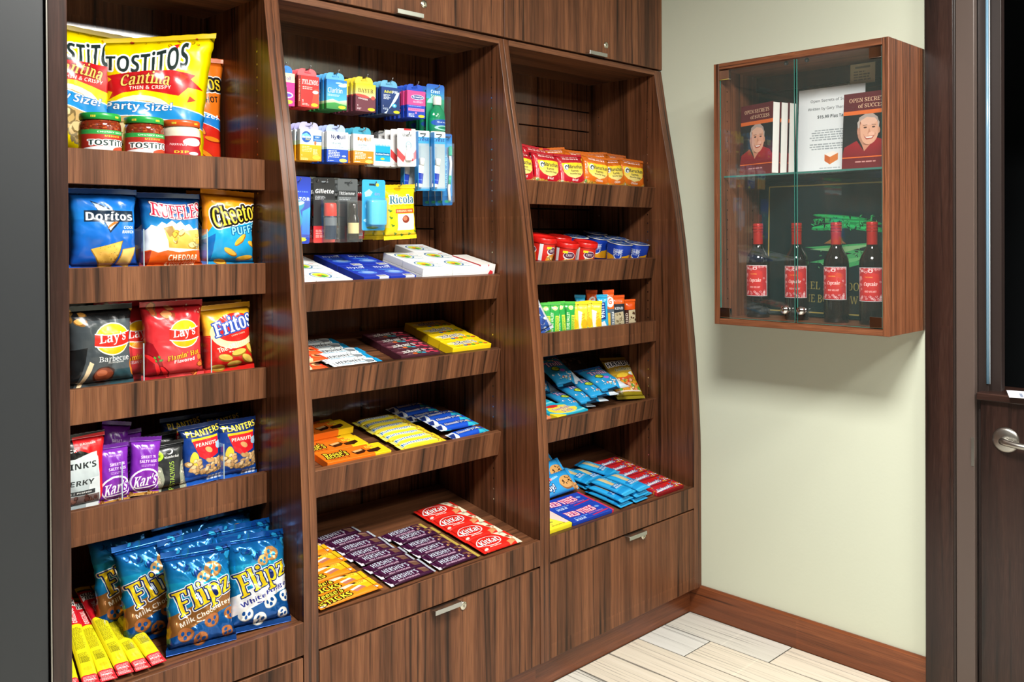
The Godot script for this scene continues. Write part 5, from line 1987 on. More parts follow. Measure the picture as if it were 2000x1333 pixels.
func jar(label: String, design: String, fill: Material, lid: Material, group: String) -> Node3D:
	var t := thing("jar", label, "jar", group)
	part(t, "body", lathe([[0.0, 0.0], [0.036, 0.0], [0.0415, 0.004], [0.0435, 0.012], [0.0435, 0.086], [0.0425, 0.093], [0.0385, 0.1], [0.0375, 0.103]], 32), fill)
	part(t, "label", lathe([[0.0441, 0.022, 0.985], [0.0441, 0.0775, 0.015]], 32, 1.0, 2.0, 0.0, 1.0), M["card:" + design], Vector3.ZERO, Vector3(0, 88, 0))
	var l := part(t, "lid", lathe([[0.041, 0.1005], [0.0428, 0.1015], [0.0428, 0.113], [0.0412, 0.1155], [0.039, 0.1158], [0.0375, 0.1146], [0.0, 0.1146]], 32), lid)
	for k in 5:
		var rib := SurfaceTool.new()
		rib.begin(Mesh.PRIMITIVE_TRIANGLES)
		var a := TAU * k / 5 + 0.2
		for s in 3:
			var a0 := a + s * 0.09
			var p := Vector3(sin(a0), 0, cos(a0)) * 0.04295
			var q := Vector3(sin(a0 + 0.07), 0, cos(a0 + 0.07)) * 0.04295
			quad(rib, [p + Vector3(0, 0.105, 0), q + Vector3(0, 0.105, 0), q + Vector3(0, 0.1095, 0), p + Vector3(0, 0.1095, 0)], [Vector2.ZERO, Vector2.ZERO, Vector2.ZERO, Vector2.ZERO], p)
		part(l, "lid_print", rib.commit(), M.lid_print)
	return t

func acrylic(f: Transform3D, x: float, label: String):
	var t := thing("shelf_divider", label, "divider", "clear shelf dividers")
	part(t, "panel", wbox(Vector3(0.0022, 0.095, 0.16), 1, 0.0), M.clear, Vector3(0, 0.0475, 0))
	part(t, "front_edge", wbox(Vector3(0.0024, 0.095, 0.0012), 1, 0.0), M.acrylic_edge, Vector3(0, 0.0475, 0.0806))
	part(t, "foot", wbox(Vector3(0.024, 0.002, 0.16), 1, 0.0), M.clear, Vector3(0.013, 0.001, 0))
	t.transform = f * Transform3D(Basis.IDENTITY, Vector3(x, 0, -0.102))

# ------------------------------------------------------------------ middle bay: hanging goods
const HOOKS_Y := [1.853, 1.70, 1.547]

func hook(x: float, row: int, len_: float, label: String):
	var t := thing("peg_hook", label, "hook", "chrome peg hooks on the slatted back")
	t.position = Vector3(x, HOOKS_Y[row], ZB)
	part(t, "back_clip", wbox(Vector3(0.022, 0.036, 0.0022), 1, 0.0006), M.wire, Vector3(0, -0.017, 0.0013))
	part(t, "prong", tube([Vector3(0, -0.029, 0.002), Vector3(0, -0.029, len_ - 0.012), Vector3(0, -0.026, len_ - 0.004), Vector3(0, -0.020, len_)], 0.0017), M.wire)

func tab_poly(w: float, h: float) -> PackedVector2Array:
	var p := PackedVector2Array()
	p.append(Vector2(-w / 2, 0)); p.append(Vector2(w / 2, 0))
	for i in 7:
		var a := i / 6.0 * PI / 2
		p.append(Vector2(w / 2 - h * 0.7 + h * 0.7 * cos(a), h * 0.3 + h * 0.7 * sin(a)))
	# eurohole notch
	for q in [[0.09, 1.0], [0.09, 0.62], [0.2, 0.55], [0.2, 0.4], [-0.2, 0.4], [-0.2, 0.55], [-0.09, 0.62], [-0.09, 1.0]]:
		p.append(Vector2(q[0] * w, q[1] * h))
	for i in 7:
		var a := PI / 2 + i / 6.0 * PI / 2
		p.append(Vector2(-w / 2 + h * 0.7 + h * 0.7 * cos(a), h * 0.3 + h * 0.7 * sin(a)))
	return p

# a small medicine carton under a clear hang tab, hanging at the hook; origin at the hook's wire
func hanging_box(label: String, design: String, w: float, h: float, tabcol: Color, group: String, d := 0.013) -> Node3D:
	var t := thing("medicine_box", label, "medicine box", group)
	part(t, "carton", carton(w, h, d), M["card:" + design], Vector3(0, -h / 2 - 0.012, 0))
	part(t, "hang_tab", slab(tab_poly(w * 0.9, 0.021), 0.0012), mat(0.2, tabcol), Vector3(0, -0.0122, -d * 0.3))
	return t

func hang(o: Node3D, x: float, row: int, z: float, yaw := 0.0, sway := 0.0, drop := 0.0):
	o.transform = Transform3D(Basis(Vector3.UP, deg_to_rad(yaw)) * Basis(Vector3.BACK, deg_to_rad(sway)) * Basis(Vector3.RIGHT, deg_to_rad(1.5)), Vector3(x, HOOKS_Y[row] - 0.0305 - drop, z))

func hung_stack(src: Node3D, name_: String, x: float, row: int, z0: float, dz: float, n: int, yaw: float, sway: float, drop := 0.0):
	var r := RandomNumberGenerator.new()
	r.seed = int(x * -1000) + row
	for i in n:
		var l := "front %s" % name_ if i == 0 else "%s, %s behind the front one on its hook" % [name_, ["", "first", "second", "third", "fourth", "fifth"][i]]
		var o := again(src, i, l)
		hang(o, x - 0.001 * i, row, z0 - dz * i, yaw + (0.0 if i == 0 else r.randf_range(-5, 4)), sway * (1.0 if i == 0 else 0.5), drop)

func blister(label: String, design: String, w: float, h: float, group := "") -> Node3D:
	# a printed backing card with a hole at the top; origin at the hook's wire
	var t := thing("blister_pack", label, "blister pack", group)
	var p := round_rect(w, h, 0.006)
	part(t, "backing_card", slab(p, 0.0012), M["card:" + design], Vector3(0, -h / 2 + 0.012, 0))
	return t

func middle_bay():
	# row one: medicines
	var zf := -0.300
	var list := [
		["pink pain relief box", "pain_pink", -1.508, 0.062, 0.087, Color("2f7fd0"), 4, -6],
		["red pain relief box", "pain_red", -1.433, 0.064, 0.085, Color("e8606a"), 4, -3],
		["sky blue allergy box", "allergy_blue", -1.343, 0.064, 0.082, Color("5ab0ea"), 5, -4],
		["brown and yellow aspirin box", "aspirin", -1.2455, 0.068, 0.079, Color("e8d23a"), 6, -2],
		["navy night-time pain box", "pain_night", -1.157, 0.066, 0.078, Color("6fb4d8"), 6, -2],
		["pink and blue allergy box", "allergy_pink", -1.061, 0.066, 0.081, Color("2a55c8"), 6, -4]]
	for q in list:
		var o := hanging_box("", q[1], q[3], q[4], q[5], q[0] + "es on one hook")
		hung_stack(o, q[0], q[2], 0, zf, 0.0195, q[6], q[7], 0.0, 0.004)
		hook(q[2], 0, 0.2, "peg hook holding the %ses" % q[0])
	# mouthwash bottles in clear blisters
	var mw := thing("mouthwash_pack", "", "mouthwash", "green mouthwash packs")
	part(mw, "bottle", lathe([[0.0, -0.150], [0.024, -0.150], [0.028, -0.144], [0.029, -0.09], [0.026, -0.07], [0.013, -0.055], [0.012, -0.048]], 24, 0.5), M.green_liquid, Vector3(0.002, 0, 0.002))
	part(mw, "cap", lathe([[0.0135, -0.05], [0.0145, -0.046], [0.0145, -0.028], [0.012, -0.024], [0.0, -0.024]], 20, 0.75), M.white, Vector3(0.002, 0, 0.002))
	part(mw, "backing_card", slab(round_rect(0.066, 0.166, 0.008), 0.0012), M["card:mouthwash"], Vector3(0, -0.069, -0.006))
	part(mw, "bottle_label", lathe([[0.0292, -0.135, 0.98], [0.0292, -0.092, 0.5]], 24, 0.5, 2.0, 0.0, 1.0), M["film:mouthwash"], Vector3(0.002, 0, 0.002))
	part(mw, "blister", shell(0.062, 0.135, 0.026), M.clear, Vector3(0.012, -0.088, 0.008))
	hung_stack(mw, "green mouthwash pack", -0.979, 0, -0.300, 0.048, 3, -6, 0, 0.0)
	hook(-0.979, 0, 0.2, "peg hook holding the green mouthwash")
	# row two
	list = [
		["yellow and white cold relief box", "cold_day", -1.428, 0.068, 0.085, Color("b8b4e4"), 3, 0],
		["white and blue night cold box", "night_cold", -1.342, 0.068, 0.085, Color("a8b8e8"), 4, -3],
		["white and orange day cold box", "day_cold", -1.254, 0.068, 0.083, Color("3a9ab8"), 4, -3]]
	for q in list:
		var o := hanging_box("", q[1], q[3], q[4], q[5], q[0] + "es on one hook", 0.015)
		hung_stack(o, q[0], q[2], 1, zf, 0.022, q[6], q[7], 0.0, -0.004)
		hook(q[2], 1, 0.2, "peg hook holding the %ses" % q[0])
	var sw := thing("swab_pack", "", "swab pack", "clear cotton swab packs")
	part(sw, "box", carton(0.06, 0.080, 0.02, 0.003), M["film:swabs"], Vector3(0, -0.06, 0))
	part(sw, "hang_tab", slab(tab_poly(0.054, 0.022), 0.0012), M.clear, Vector3(0, -0.021, 0))
	hung_stack(sw, "clear cotton swab pack", -1.188, 1, -0.302, 0.03, 2, -2, 0, -0.004)
	hook(-1.188, 1, 0.2, "peg hook holding the cotton swabs")
	var ed := thing("eye_drop_pack", "", "eye drops", "white eye drop packs")
	part(ed, "backing_card", slab(round_rect(0.066, 0.113, 0.005), 0.0014), M["card:eye_drops"], Vector3(0, -0.043, 0))
	part(ed, "blister", lathe([[0.0, -0.085], [0.014, -0.085], [0.016, -0.08], [0.016, -0.05], [0.012, -0.03], [0.0, -0.028]], 20, 0.6), M.clear, Vector3(0.004, 0, 0.004))
	part(ed, "bottle", lathe([[0.0, -0.082], [0.011, -0.082], [0.012, -0.078], [0.012, -0.06], [0.006, -0.05], [0.006, -0.036], [0.0, -0.034]], 18, 0.6), M.white, Vector3(0.004, 0, 0.004))
	hung_stack(ed, "white and red eye drop pack", -1.096, 1, -0.300, 0.03, 4, -5, 1.5, -0.008)
	hook(-1.096, 1, 0.2, "peg hook holding the eye drops")
	# toothpaste travel packs and toothbrushes
	var tp := thing("toothpaste_pack", "", "toothpaste", "blue toothpaste travel packs")
	part(tp, "backing_card", slab(round_rect(0.052, 0.182, 0.004), 0.0012), M["card:travel_card"], Vector3(0, -0.079, 0))
	var tb := part(tp, "tube", lathe([[0.010, -0.16], [0.0105, -0.15], [0.0098, -0.1], [0.009, -0.094]], 18, 0.45), M.white, Vector3(0.004, 0, 0.009), Vector3(0, 0, -8))
	part(tb, "tube_print", lathe([[0.0109, -0.15, 0.3], [0.0106, -0.118, 0.1]], 18, 0.5), M["film:razor_card"])
	part(tb, "tube_cap", lathe([[0.0, -0.094], [0.0085, -0.093], [0.0085, -0.074], [0.007, -0.072], [0.0, -0.072]], 18), M.white)
	part(tp, "blister", shell(0.046, 0.13, 0.02), M.clear, Vector3(0.002, -0.098, 0.011))
	part(tp, "card_fold", wbox(Vector3(0.002, 0.176, 0.022), 1, 0.0005), M.brush_blue, Vector3(-0.025, -0.08, 0.008))
	hang(again(tp, 0, "blue toothpaste travel pack nearer the eye drops, hung behind"), -1.036, 1, -0.300, -8, 1, -0.008)
	hang(again(tp, 1, "blue toothpaste travel pack in front, beside the toothbrush"), -0.986, 1, -0.285, -8, 1, -0.008)
	hang(again(tp, 2, "blue toothpaste travel pack half hidden under the eye drops"), -1.052, 1, -0.345, -8, 0, -0.006)
	hook(-1.036, 1, 0.2, "peg hook holding the rear toothpaste packs")
	hook(-0.986, 1, 0.215, "peg hook holding the front toothpaste pack")
	var br := thing("toothbrush_pack", "", "toothbrush", "toothbrush packs")
	part(br, "backing_card", slab(round_rect(0.036, 0.222, 0.005), 0.0012), M["card:brush_card"], Vector3(0, -0.099, 0))
	var bh := part(br, "brush_handle", tube([Vector3(0.006, -0.055, 0.008), Vector3(0.008, -0.08, 0.010), Vector3(0.005, -0.12, 0.009), Vector3(0.0, -0.16, 0.010), Vector3(0.004, -0.195, 0.008)], 0.0042, 10), M.white)
	part(bh, "grip", tube([Vector3(0.005, -0.118, 0.0095), Vector3(0.002, -0.145, 0.0105)], 0.0048, 10), M.teal)
	part(bh, "brush_head", wbox(Vector3(0.011, 0.03, 0.012), 1, 0.003), M.teal, Vector3(0.006, -0.042, 0.010))
	part(br, "blister", shell(0.03, 0.19, 0.018), M.clear, Vector3(0.002, -0.11, 0.010))
	hung_stack(br, "toothbrush pack with a teal brush", -0.938, 1, -0.300, 0.03, 4, -10, 1, -0.006)
	hook(-0.938, 1, 0.2, "peg hook holding the toothbrushes")
	# row three
	var rz := thing("razor_pack", "blue razor pack cut off by the upright", "razor", "")
	part(rz, "backing_card", slab(round_rect(0.078, 0.182, 0.006), 0.0014), M["card:razor_card"], Vector3(0, -0.079, 0))
	part(rz, "razor", tube([Vector3(-0.012, -0.075, 0.01), Vector3(-0.004, -0.10, 0.014), Vector3(-0.008, -0.14, 0.011)], 0.007, 12, 0.004), M.teal)
	part(rz, "blister", shell(0.06, 0.11, 0.022), M.clear, Vector3(0, -0.1, 0.012))
	hang(rz, -1.466, 2, -0.300, -4, -1, -0.004)
	hook(-1.466, 2, 0.2, "peg hook holding the blue razor")
	hook(-1.405, 2, 0.19, "bare-ended peg hook behind the black shaving pack")
	var gf := thing("shaving_pack", "", "shaving foam", "black shaving foam packs")
	part(gf, "backing_card", slab(round_rect(0.066, 0.18, 0.004), 0.0014), M["card:foam_card"], Vector3(0, -0.078, 0))
	var cn := part(gf, "can", lathe([[0.0, -0.158], [0.0165, -0.158], [0.0175, -0.155], [0.0175, -0.098], [0.016, -0.093]], 24), M.can_blue, Vector3(0.008, 0, 0.02))
	part(cn, "cap", lathe([[0.0172, -0.094], [0.0176, -0.092], [0.017, -0.062], [0.015, -0.058], [0.0, -0.058]], 24), M.red_cap)
	part(cn, "can_band", lathe([[0.01775, -0.12], [0.01775, -0.098]], 24), M.can_grey)
	part(gf, "blister", shell(0.06, 0.122, 0.038), M.clear, Vector3(0.002, -0.108, 0.02))
	hang(again(gf, 0, "front black shaving foam pack with a red-capped can"), -1.383, 2, -0.300, -4, 0.5, -0.004)
	hang(again(gf, 1, "black shaving foam pack behind the front one"), -1.378, 2, -0.365, -4, 0, -0.004)
	hook(-1.383, 2, 0.2, "peg hook holding the black shaving foam")
	var sp := thing("hair_spray_pack", "", "hair spray", "grey hair product packs")
	part(sp, "backing_card", slab(round_rect(0.064, 0.18, 0.004), 0.0014), M["card:spray_card"], Vector3(0, -0.078, 0))
	var sb := part(sp, "bottle", lathe([[0.0, -0.16], [0.0145, -0.16], [0.0155, -0.156], [0.0155, -0.1], [0.011, -0.09], [0.011, -0.088]], 24), M.dark_bottle, Vector3(0.008, 0, 0.018))
	part(sb, "cap", lathe([[0.0115, -0.089], [0.0115, -0.06], [0.009, -0.056], [0.0, -0.056]], 20), M.dark_bottle)
	part(sb, "bottle_label", lathe([[0.0158, -0.142], [0.0158, -0.112]], 24, 1.0), M.cream_label)
	part(sp, "blister", shell(0.058, 0.122, 0.036), M.clear, Vector3(0.002, -0.108, 0.019))
	hang(again(sp, 0, "front grey hair product pack with a dark bottle"), -1.306, 2, -0.300, -4, 0.5, -0.004)
	hang(again(sp, 1, "grey hair product pack behind the front one"), -1.30, 2, -0.365, -4, 0, -0.004)
	hook(-1.306, 2, 0.2, "peg hook holding the grey hair product")
	var rd := thing("deodorant_pack", "red pack half hidden between the grey and the sky blue packs", "deodorant", "")
	part(rd, "backing_card", slab(round_rect(0.06, 0.17, 0.004), 0.0014), M["card:foam_card"], Vector3(0, -0.073, -0.002))
	part(rd, "bottle", lathe([[0.0, -0.14], [0.02, -0.14], [0.022, -0.134], [0.022, -0.085], [0.019, -0.075], [0.019, -0.03], [0.015, -0.024], [0.0, -0.024]], 24, 0.6), mat(0.3, Color("b01c2a")), Vector3(0, 0, 0.014))
	hang(rd, -1.222, 2, -0.38, -3, 0, -0.004)
	hook(-1.235, 2, 0.16, "peg hook holding the half hidden red pack")
	var wp := thing("wipes_pack", "sky blue hanging pack with a rounded tub", "wipes", "")
	part(wp, "backing_card", slab(round_rect(0.078, 0.146, 0.006), 0.0014), M["card:wipes_card"], Vector3(0, -0.061, 0))
	part(wp, "tub", lathe([[0.0, -0.118], [0.029, -0.118], [0.031, -0.113], [0.031, -0.052], [0.029, -0.046], [0.0, -0.045]], 24, 0.55, 3.0), M.sky_tub, Vector3(0.003, 0, 0.012))
	part(wp, "blister", shell(0.072, 0.09, 0.036), M.clear, Vector3(0.002, -0.083, 0.018))
	hang(wp, -1.222, 2, -0.292, -3, 0, -0.004)
	hook(-1.222, 2, 0.205, "peg hook holding the sky blue pack")
	var rb := bag("drop_bag", "front yellow herb drop bag hanging beside the sky blue pack", "candy bag", "drops_bag", 0.114, 0.162, 0.032, 52, "yellow herb drop bags", "film", 0.8)
	for i in 3:
		var o := again(rb, i, ["front yellow herb drop bag hanging beside the sky blue pack", "yellow herb drop bag directly behind the front one", "rearmost yellow herb drop bag on its hook"][i])
		hang(o, -1.128 - 0.004 * i, 2, -0.298 - 0.045 * i, -5, 3 - i, 0.0)
		o.transform = o.transform * Transform3D(Basis.IDENTITY, Vector3(0, -0.156, 0))
	hook(-1.128, 2, 0.205, "peg hook holding the yellow herb drops")

	# tray one: flat cartons
	var f := tray_frame(1.249, 13, 0.02)
	var vb := pack("vitamin_box", "", "carton", "vitamin_box", 0.112, 0.098, 0.021, "white cartons with a round green badge")
	var n := 0
	for q in [[-1.426, 3, "beside the blue cartons", 1], [-1.541, 3, "next to the upright", 1], [-1.076, 2, "touching the blue cartons, two deep", 2], [-0.961, 3, "beside the white and red pack", 2]]:
		for i in q[1]:
			for s in q[3] - 1 + (1 if i < 3 else 0):
				var l := "white badge carton, column %s, %s from lip%s" % [q[2], ORD[i], ["", ", upper layer"][s] if q[3] == 2 else ""]
				lay(again(vb, n, l), f, q[0] + 0.002 * i, 0.0205 + i * 0.1, 0.011 + s * 0.0215 - (0.0105 if q[3] == 2 else 0.0) + (0.0105 if q[3] == 2 else 0.0), 0.4 * (i % 2))
				n += 1
	var sb2 := pack("sleep_box", "", "carton", "sleep_box", 0.089, 0.128, 0.024, "royal blue cartons")
	for i in 4:
		lay(again(sb2, i, "royal blue carton, %s row, %s" % [["front", "front", "rear", "rear"][i], ["on the side of the white cartons", "away from the first white column"][i % 2]]), f, -1.289 + 0.0905 * (i % 2), 0.022 + 0.1295 * (i / 2), 0.0125, 0.0)
	var ab := thing("antacid_box", "white and red pack standing at the end of the carton tray", "carton", "")
	part(ab, "carton", wbox(Vector3(0.062, 0.048, 0.13), 1, 0.001), M.white, Vector3(0, 0.024, -0.065))
	part(ab, "front_print", carton(0.0615, 0.0475, 0.002, 0.0), M["card:antacid_front"], Vector3(0, 0.024, 0.0003))
	part(ab, "side_print", carton(0.128, 0.0475, 0.002, 0.0), M["card:antacid_side"], Vector3(-0.0303, 0.024, -0.065), Vector3(0, -90, 0))
	ab.transform = f * Transform3D(Basis(Vector3.UP, deg_to_rad(3)), Vector3(-0.893, 0, -0.022))
	ab.position.x = -0.878
	# tray two
	f = tray_frame(1.022, 13, 0.014)
	var cb := bar("candy_bar", "", "candy bar", "caramel_bar", 0.125, 0.036, 0.017, 61, "red and cream caramel bars", "film", 3.5)
	for i in 5:
		lay(again(cb, i, "red and cream caramel bar, %s from the lip" % ORD[i]), f, -1.505 + [0.0, 0.02, 0.028, 0.03, 0.0][i], 0.021 + [0.0, 0.03, 0.064, 0.10, 0.145][i], [0.0085, 0.0215, 0.0245, 0.0235, 0.0095][i], [4, 10, 14, 6, 3][i])
	cb = bar("candy_bar", "", "candy bar", "cookie_bar", 0.158, 0.047, 0.011, 62, "white cookie bars with light blue ends", "film", 6.0)
	for i in 5:
		lay(again(cb, i, "white cookie bar with a light blue end, %s from the lip" % ORD[i]), f, -1.342 + [0.0, -0.006, 0.0, 0.004, 0.0][i] - (0.028 if i >= 3 else 0.0), 0.02 + 0.046 * i, 0.006 + (0.0 if i < 3 else 0.001), [1, 2, 1, -2, 1][i])
	var kb := pack("candy_box", "", "candy box", "candy_brown", 0.142, 0.05, 0.02, "dark brown candy boxes")
	for i in 4:
		lay(again(kb, i, "dark brown candy box, %s from the lip" % ORD[i]), f, -1.139 + 0.002 * i, 0.02 + 0.0515 * i, 0.0104 + (0.0 if i else 0.0), 0.6 * (i % 2))
	kb = pack("candy_box", "", "candy box", "candy_yellow", 0.155, 0.062, 0.026, "yellow candy boxes")
	for i in 4:
		lay(again(kb, i, "yellow candy box, %s from the lip" % ORD[i]), f, -0.943 + 0.004 * i, 0.02 + 0.0635 * i, 0.0134, -0.4 * (i % 2))
	# tray three
	f = tray_frame(0.766, 11, 0.014)
	kb = pack("peanut_butter_cups", "", "candy box", "peanut_cups", 0.205, 0.066, 0.019, "orange peanut butter cup packs", "film")
	for i in 4:
		lay(again(kb, i, "orange peanut butter cup pack, %s from the lip" % ORD[i]), f, -1.350 - [0.0, 0.028, 0.034, 0.02][i], 0.02 + [0.0, 0.068, 0.136, 0.205][i], 0.0098 + [0, 0, 0, 0][i], [-1, 1, -1, 2][i])
	lay(copy(kb, "orange peanut butter cup pack lying on top of the rear ones"), f, -1.375, 0.165, 0.0295, 3)
	cb = bar("candy_bar", "", "candy bar", "peanut_bar", 0.165, 0.034, 0.02, 63, "pale yellow candy bars with blue lettering", "film", 4.0)
	for i in 7:
		lay(again(cb, i, "pale yellow candy bar with blue lettering, %s from the lip" % ORD[i]), f, -1.128 + (0.004 if i % 2 else 0.0) - 0.0015 * i, 0.021 + 0.0335 * i, 0.0115, [0, 1, -1, 1, 2, -1, 0][i])
	cb = bar("candy_bar", "", "candy bar", "coconut_bar", 0.152, 0.042, 0.02, 64, "blue and white coconut bars", "film", 4.0)
	for i in 7:
		lay(again(cb, i, "blue and white coconut bar, %s from the lip" % ORD[i]), f, -0.944 - [0.0, 0.014, 0.012, 0.012, 0.03, 0.034, 0.036][i], 0.02 + 0.0415 * i, 0.0115 + (0.012 if i in [1, 2, 3] else 0.0), [5, 0, 0, 1, 2, 1, 0][i])
	# bottom bin
	f = tray_frame(0.468, 10, 0.006, 0.0)
	cb = bar("wafer_stick_pack", "", "candy bar", "wafer_sticks", 0.188, 0.06, 0.012, 65, "orange wafer stick packs", "film", 5.0)
	for i in 5:
		lay(again(cb, i, "orange wafer stick pack, %s from the front edge" % ORD[i]), f, -1.489 + [0.0, 0.0, -0.006, 0.006, 0.0][i], 0.02 + [0.0, 0.052, 0.112, 0.17, 0.232][i], 0.0065 + [0.004, 0.0, 0.0, 0.0, 0.0][i], [2, -3, 1, 2, 0][i])
	cb = bar("chocolate_bar", "", "chocolate bar", "choc_bar", 0.15, 0.0385, 0.012, 66, "maroon chocolate bars beside the orange packs", "film", 6.0)
	for i in 8:
		lay(again(cb, i, "maroon chocolate bar beside the orange packs, %s from the front" % ORD[i]), f, -1.297 + [0.0, 0.003, -0.002, 0.002, -0.004, 0.0, -0.004, -0.02][i] - 0.003 * i, 0.02 + [0.0, 0.041, 0.081, 0.12, 0.16, 0.2, 0.242, 0.284][i], 0.0066 + (0.003 if i in [3] else 0.0), [1, 0, 1, -1, 1, 0, 2, 5][i])
	cb = bar("chocolate_bar", "", "chocolate bar", "choc_almond", 0.15, 0.04, 0.014, 67, "maroon chocolate bars beside the red wafer bars", "film", 5.0)
	for i in 6:
		lay(again(cb, i, "maroon chocolate bar beside the red wafer bars, %s from the front" % ORD[i]), f, -1.137 + [0.0, 0.002, -0.002, 0.0, 0.0, -0.006][i] - 0.003 * i, 0.02 + 0.04 * i, 0.0076 + (0.004 if i in [4] else 0.0), [1, -1, 1, 0, 1, 2][i])
	kb = bar("wafer_bar", "", "candy bar", "wafer_bar", 0.15, 0.08, 0.017, 68, "red wafer bars by the upright", "film", 6.0)
	for i in 4:
		lay(again(kb, i, "red wafer bar by the upright, %s from the front" % ORD[i]), f, -0.973 - 0.003 * i, 0.019 + 0.0785 * i, 0.009, 0.5 * (i % 2))

# ------------------------------------------------------------------ right bay
func right_bay():
	var f := tray_frame(1.545, 11, 0.03)
	var pr := [["noodles_red", "red"], ["noodles_orange", "orange"]]
	var spots := [[0, -0.695, 0.046, 6, 26, -6], [0, -0.572, 0.046, 2, 24, -3], [0, -0.448, 0.044, -2, 24, 2], [1, -0.325, 0.046, -4, 22, -5], [1, -0.222, 0.042, 0, 26, 4], [1, -0.123, 0.048, -8, 20, -3]]
	var names := ["red noodle pack nearest the upright in the front row", "red noodle pack second from the upright in the front row", "red noodle pack third from the upright, touching the orange ones", "orange noodle pack touching the red ones in the front row", "orange noodle pack in the middle of the front orange ones", "orange noodle pack at the end by the outer side panel"]
	var protos := []
	for i in 2: protos.append(bag("noodle_pack", "", "noodle pack", pr[i][0], 0.137, 0.12, 0.034, 71 + i, "", "film", 1.0, 3.0))
	var cnt := [0, 0]
	for i in 6:
		var k: int = spots[i][0]
		var o := again(protos[k], cnt[k], names[i])
		cnt[k] += 1
		stand(o, f, spots[i][1], spots[i][2], spots[i][3], spots[i][4], spots[i][5], 0.004)
	for i in 6:
		var k := 0 if i < 2 else 1
		var x := -0.665 + 0.108 * i
		stand(copy(protos[k], "%s noodle pack in the second row, %s from the upright" % [pr[k][1], ORD[i]]), f, x, 0.108, [4, -3, 2, 6, -5, 0][i], 26, [3, -4, 5, -2, 3, -3][i], 0.018)
	# cups
	f = tray_frame(1.284, 12, 0.03)
	var rc := thing("pasta_cup", "", "cup", "red pasta cups")
	part(rc, "cup", lathe([[0.0, 0.0], [0.035, 0.0], [0.0365, 0.003], [0.0408, 0.066]], 30), M.cup_red)
	part(rc, "label", lathe([[0.037, 0.004, 0.98], [0.0411, 0.06, 0.02]], 30), M["card:pasta_label"])
	part(rc, "lid", lathe([[0.0435, 0.062], [0.0442, 0.064], [0.0435, 0.078], [0.0415, 0.080], [0.038, 0.079], [0.037, 0.0745], [0.0, 0.0745]], 30), M.cup_red)
	var rs := [[-0.585, 0.072, 0.018], [-0.468, 0.074, 0], [-0.369, 0.074, 0], [-0.50, 0.165, 0.004], [-0.405, 0.165, 0], [-0.60, 0.168, 0.012], [-0.585, 0.072, -0.062]]
	for i in 6:
		stand(again(rc, i, "red pasta cup, %s" % ["raised one next to the upright", "middle one of the front three", "front one nearest the blue cups", "behind the middle front one", "second row, nearest the blue cups", "second row, next to the upright"][i]), f, rs[i][0], rs[i][1], [20, -14, -8, 30, 0, 10][i], 0, 0, maxf(0.0, rs[i][2]))
	var bc := thing("macaroni_cup", "", "cup", "royal blue macaroni cups")
	part(bc, "cup", lathe([[0.0, 0.0], [0.032, 0.0], [0.034, 0.003], [0.0385, 0.072]], 36, 1.0, 3.6), M.cup_blue)
	part(bc, "label", lathe([[0.0345, 0.004, 0.98], [0.0388, 0.07, 0.02]], 36, 1.0, 3.6), M["card:mac_label"])
	var cl := part(bc, "lid", lathe([[0.0385, 0.071], [0.0415, 0.0725], [0.0415, 0.0735], [0.0, 0.0738]], 36, 1.0, 3.6), M.white)
	part(cl, "lid_print", slab(circle(0.0395, 28), 0.0006), M["card:mac_lid"], Vector3(0, 0.0741, 0), Vector3(-90, 0, 0))
	var bs := [[-0.185, 0.068], [-0.0905, 0.062], [-0.192, 0.162], [-0.098, 0.156], [-0.29, 0.19], [-0.11, 0.252]]
	for i in 6:
		stand(again(bc, i, "royal blue macaroni cup, %s" % ["front one nearer the red cups", "front one at the outer side panel", "directly behind the front one nearer the red cups", "behind the front one at the outer side panel", "set apart towards the red cups", "rearmost by the outer side panel"][i]), f, bs[i][0], bs[i][1], -8)
	# bars standing on end
	f = tray_frame(1.053, 0, 0.032)
	var bb := bag("snack_bar", "silver and blue berry bar slumped against the upright", "snack bar", "berry_bar", 0.085, 0.13, 0.022, 81, "", "film", 0.6, 4.0)
	stand(bb, f, -0.603, 0.046, -24, 8, 26, 0.0)
	var sets := [
		["green oat bar", "oat_bar", 0.042, 0.122, 0.018, 82, [[-0.575, 0.062, -48, 10], [-0.545, 0.056, -44, 7], [-0.512, 0.05, -40, 4], [-0.478, 0.044, -34, 2]]],
		["yellow lemon bar", "lemon_bar", 0.046, 0.116, 0.018, 83, [[-0.44, 0.058, -40, 6], [-0.408, 0.05, -34, 3], [-0.368, 0.056, -38, 5], [-0.335, 0.046, -30, 2]]],
		["sky blue bar", "blue_bar", 0.04, 0.135, 0.018, 84, [[-0.288, 0.05, -40, 3], [-0.36, 0.1, -30, 4]]],
		["orange and grey protein bar", "protein_bar", 0.042, 0.15, 0.018, 85, [[-0.252, 0.05, -34, 2], [-0.30, 0.1, -40, 4]]],
		["dark nut bar with an orange top", "nut_bar", 0.05, 0.128, 0.018, 86, [[-0.196, 0.052, -36, 3]]],
		["brown seed bar with an orange top", "seed_bar", 0.046, 0.11, 0.018, 87, [[-0.132, 0.05, -36, 4], [-0.158, 0.09, -36, 3]]]]
	for q in sets:
		var o := bag("snack_bar", "", "snack bar", q[1], q[2], q[3], q[4], q[5], q[0] + "s on the bar shelf", "film", 0.6, 3.6)
		for i in q[6].size():
			var s: Array = q[6][i]
			stand(again(o, i, "%s on end, %s of its kind from upright" % [q[0], ORD[i]] if q[6].size() > 1 else "%s standing on end beside its neighbours" % q[0]), f, s[0], s[1], s[2], s[3], [2, -2, 3, -1][i % 4])
	# candy tray
	f = tray_frame(0.765, 10, 0.014)
	var fb := pack("candy_box", "", "candy box", "fish_box", 0.165, 0.098, 0.016, "turquoise and yellow candy boxes")
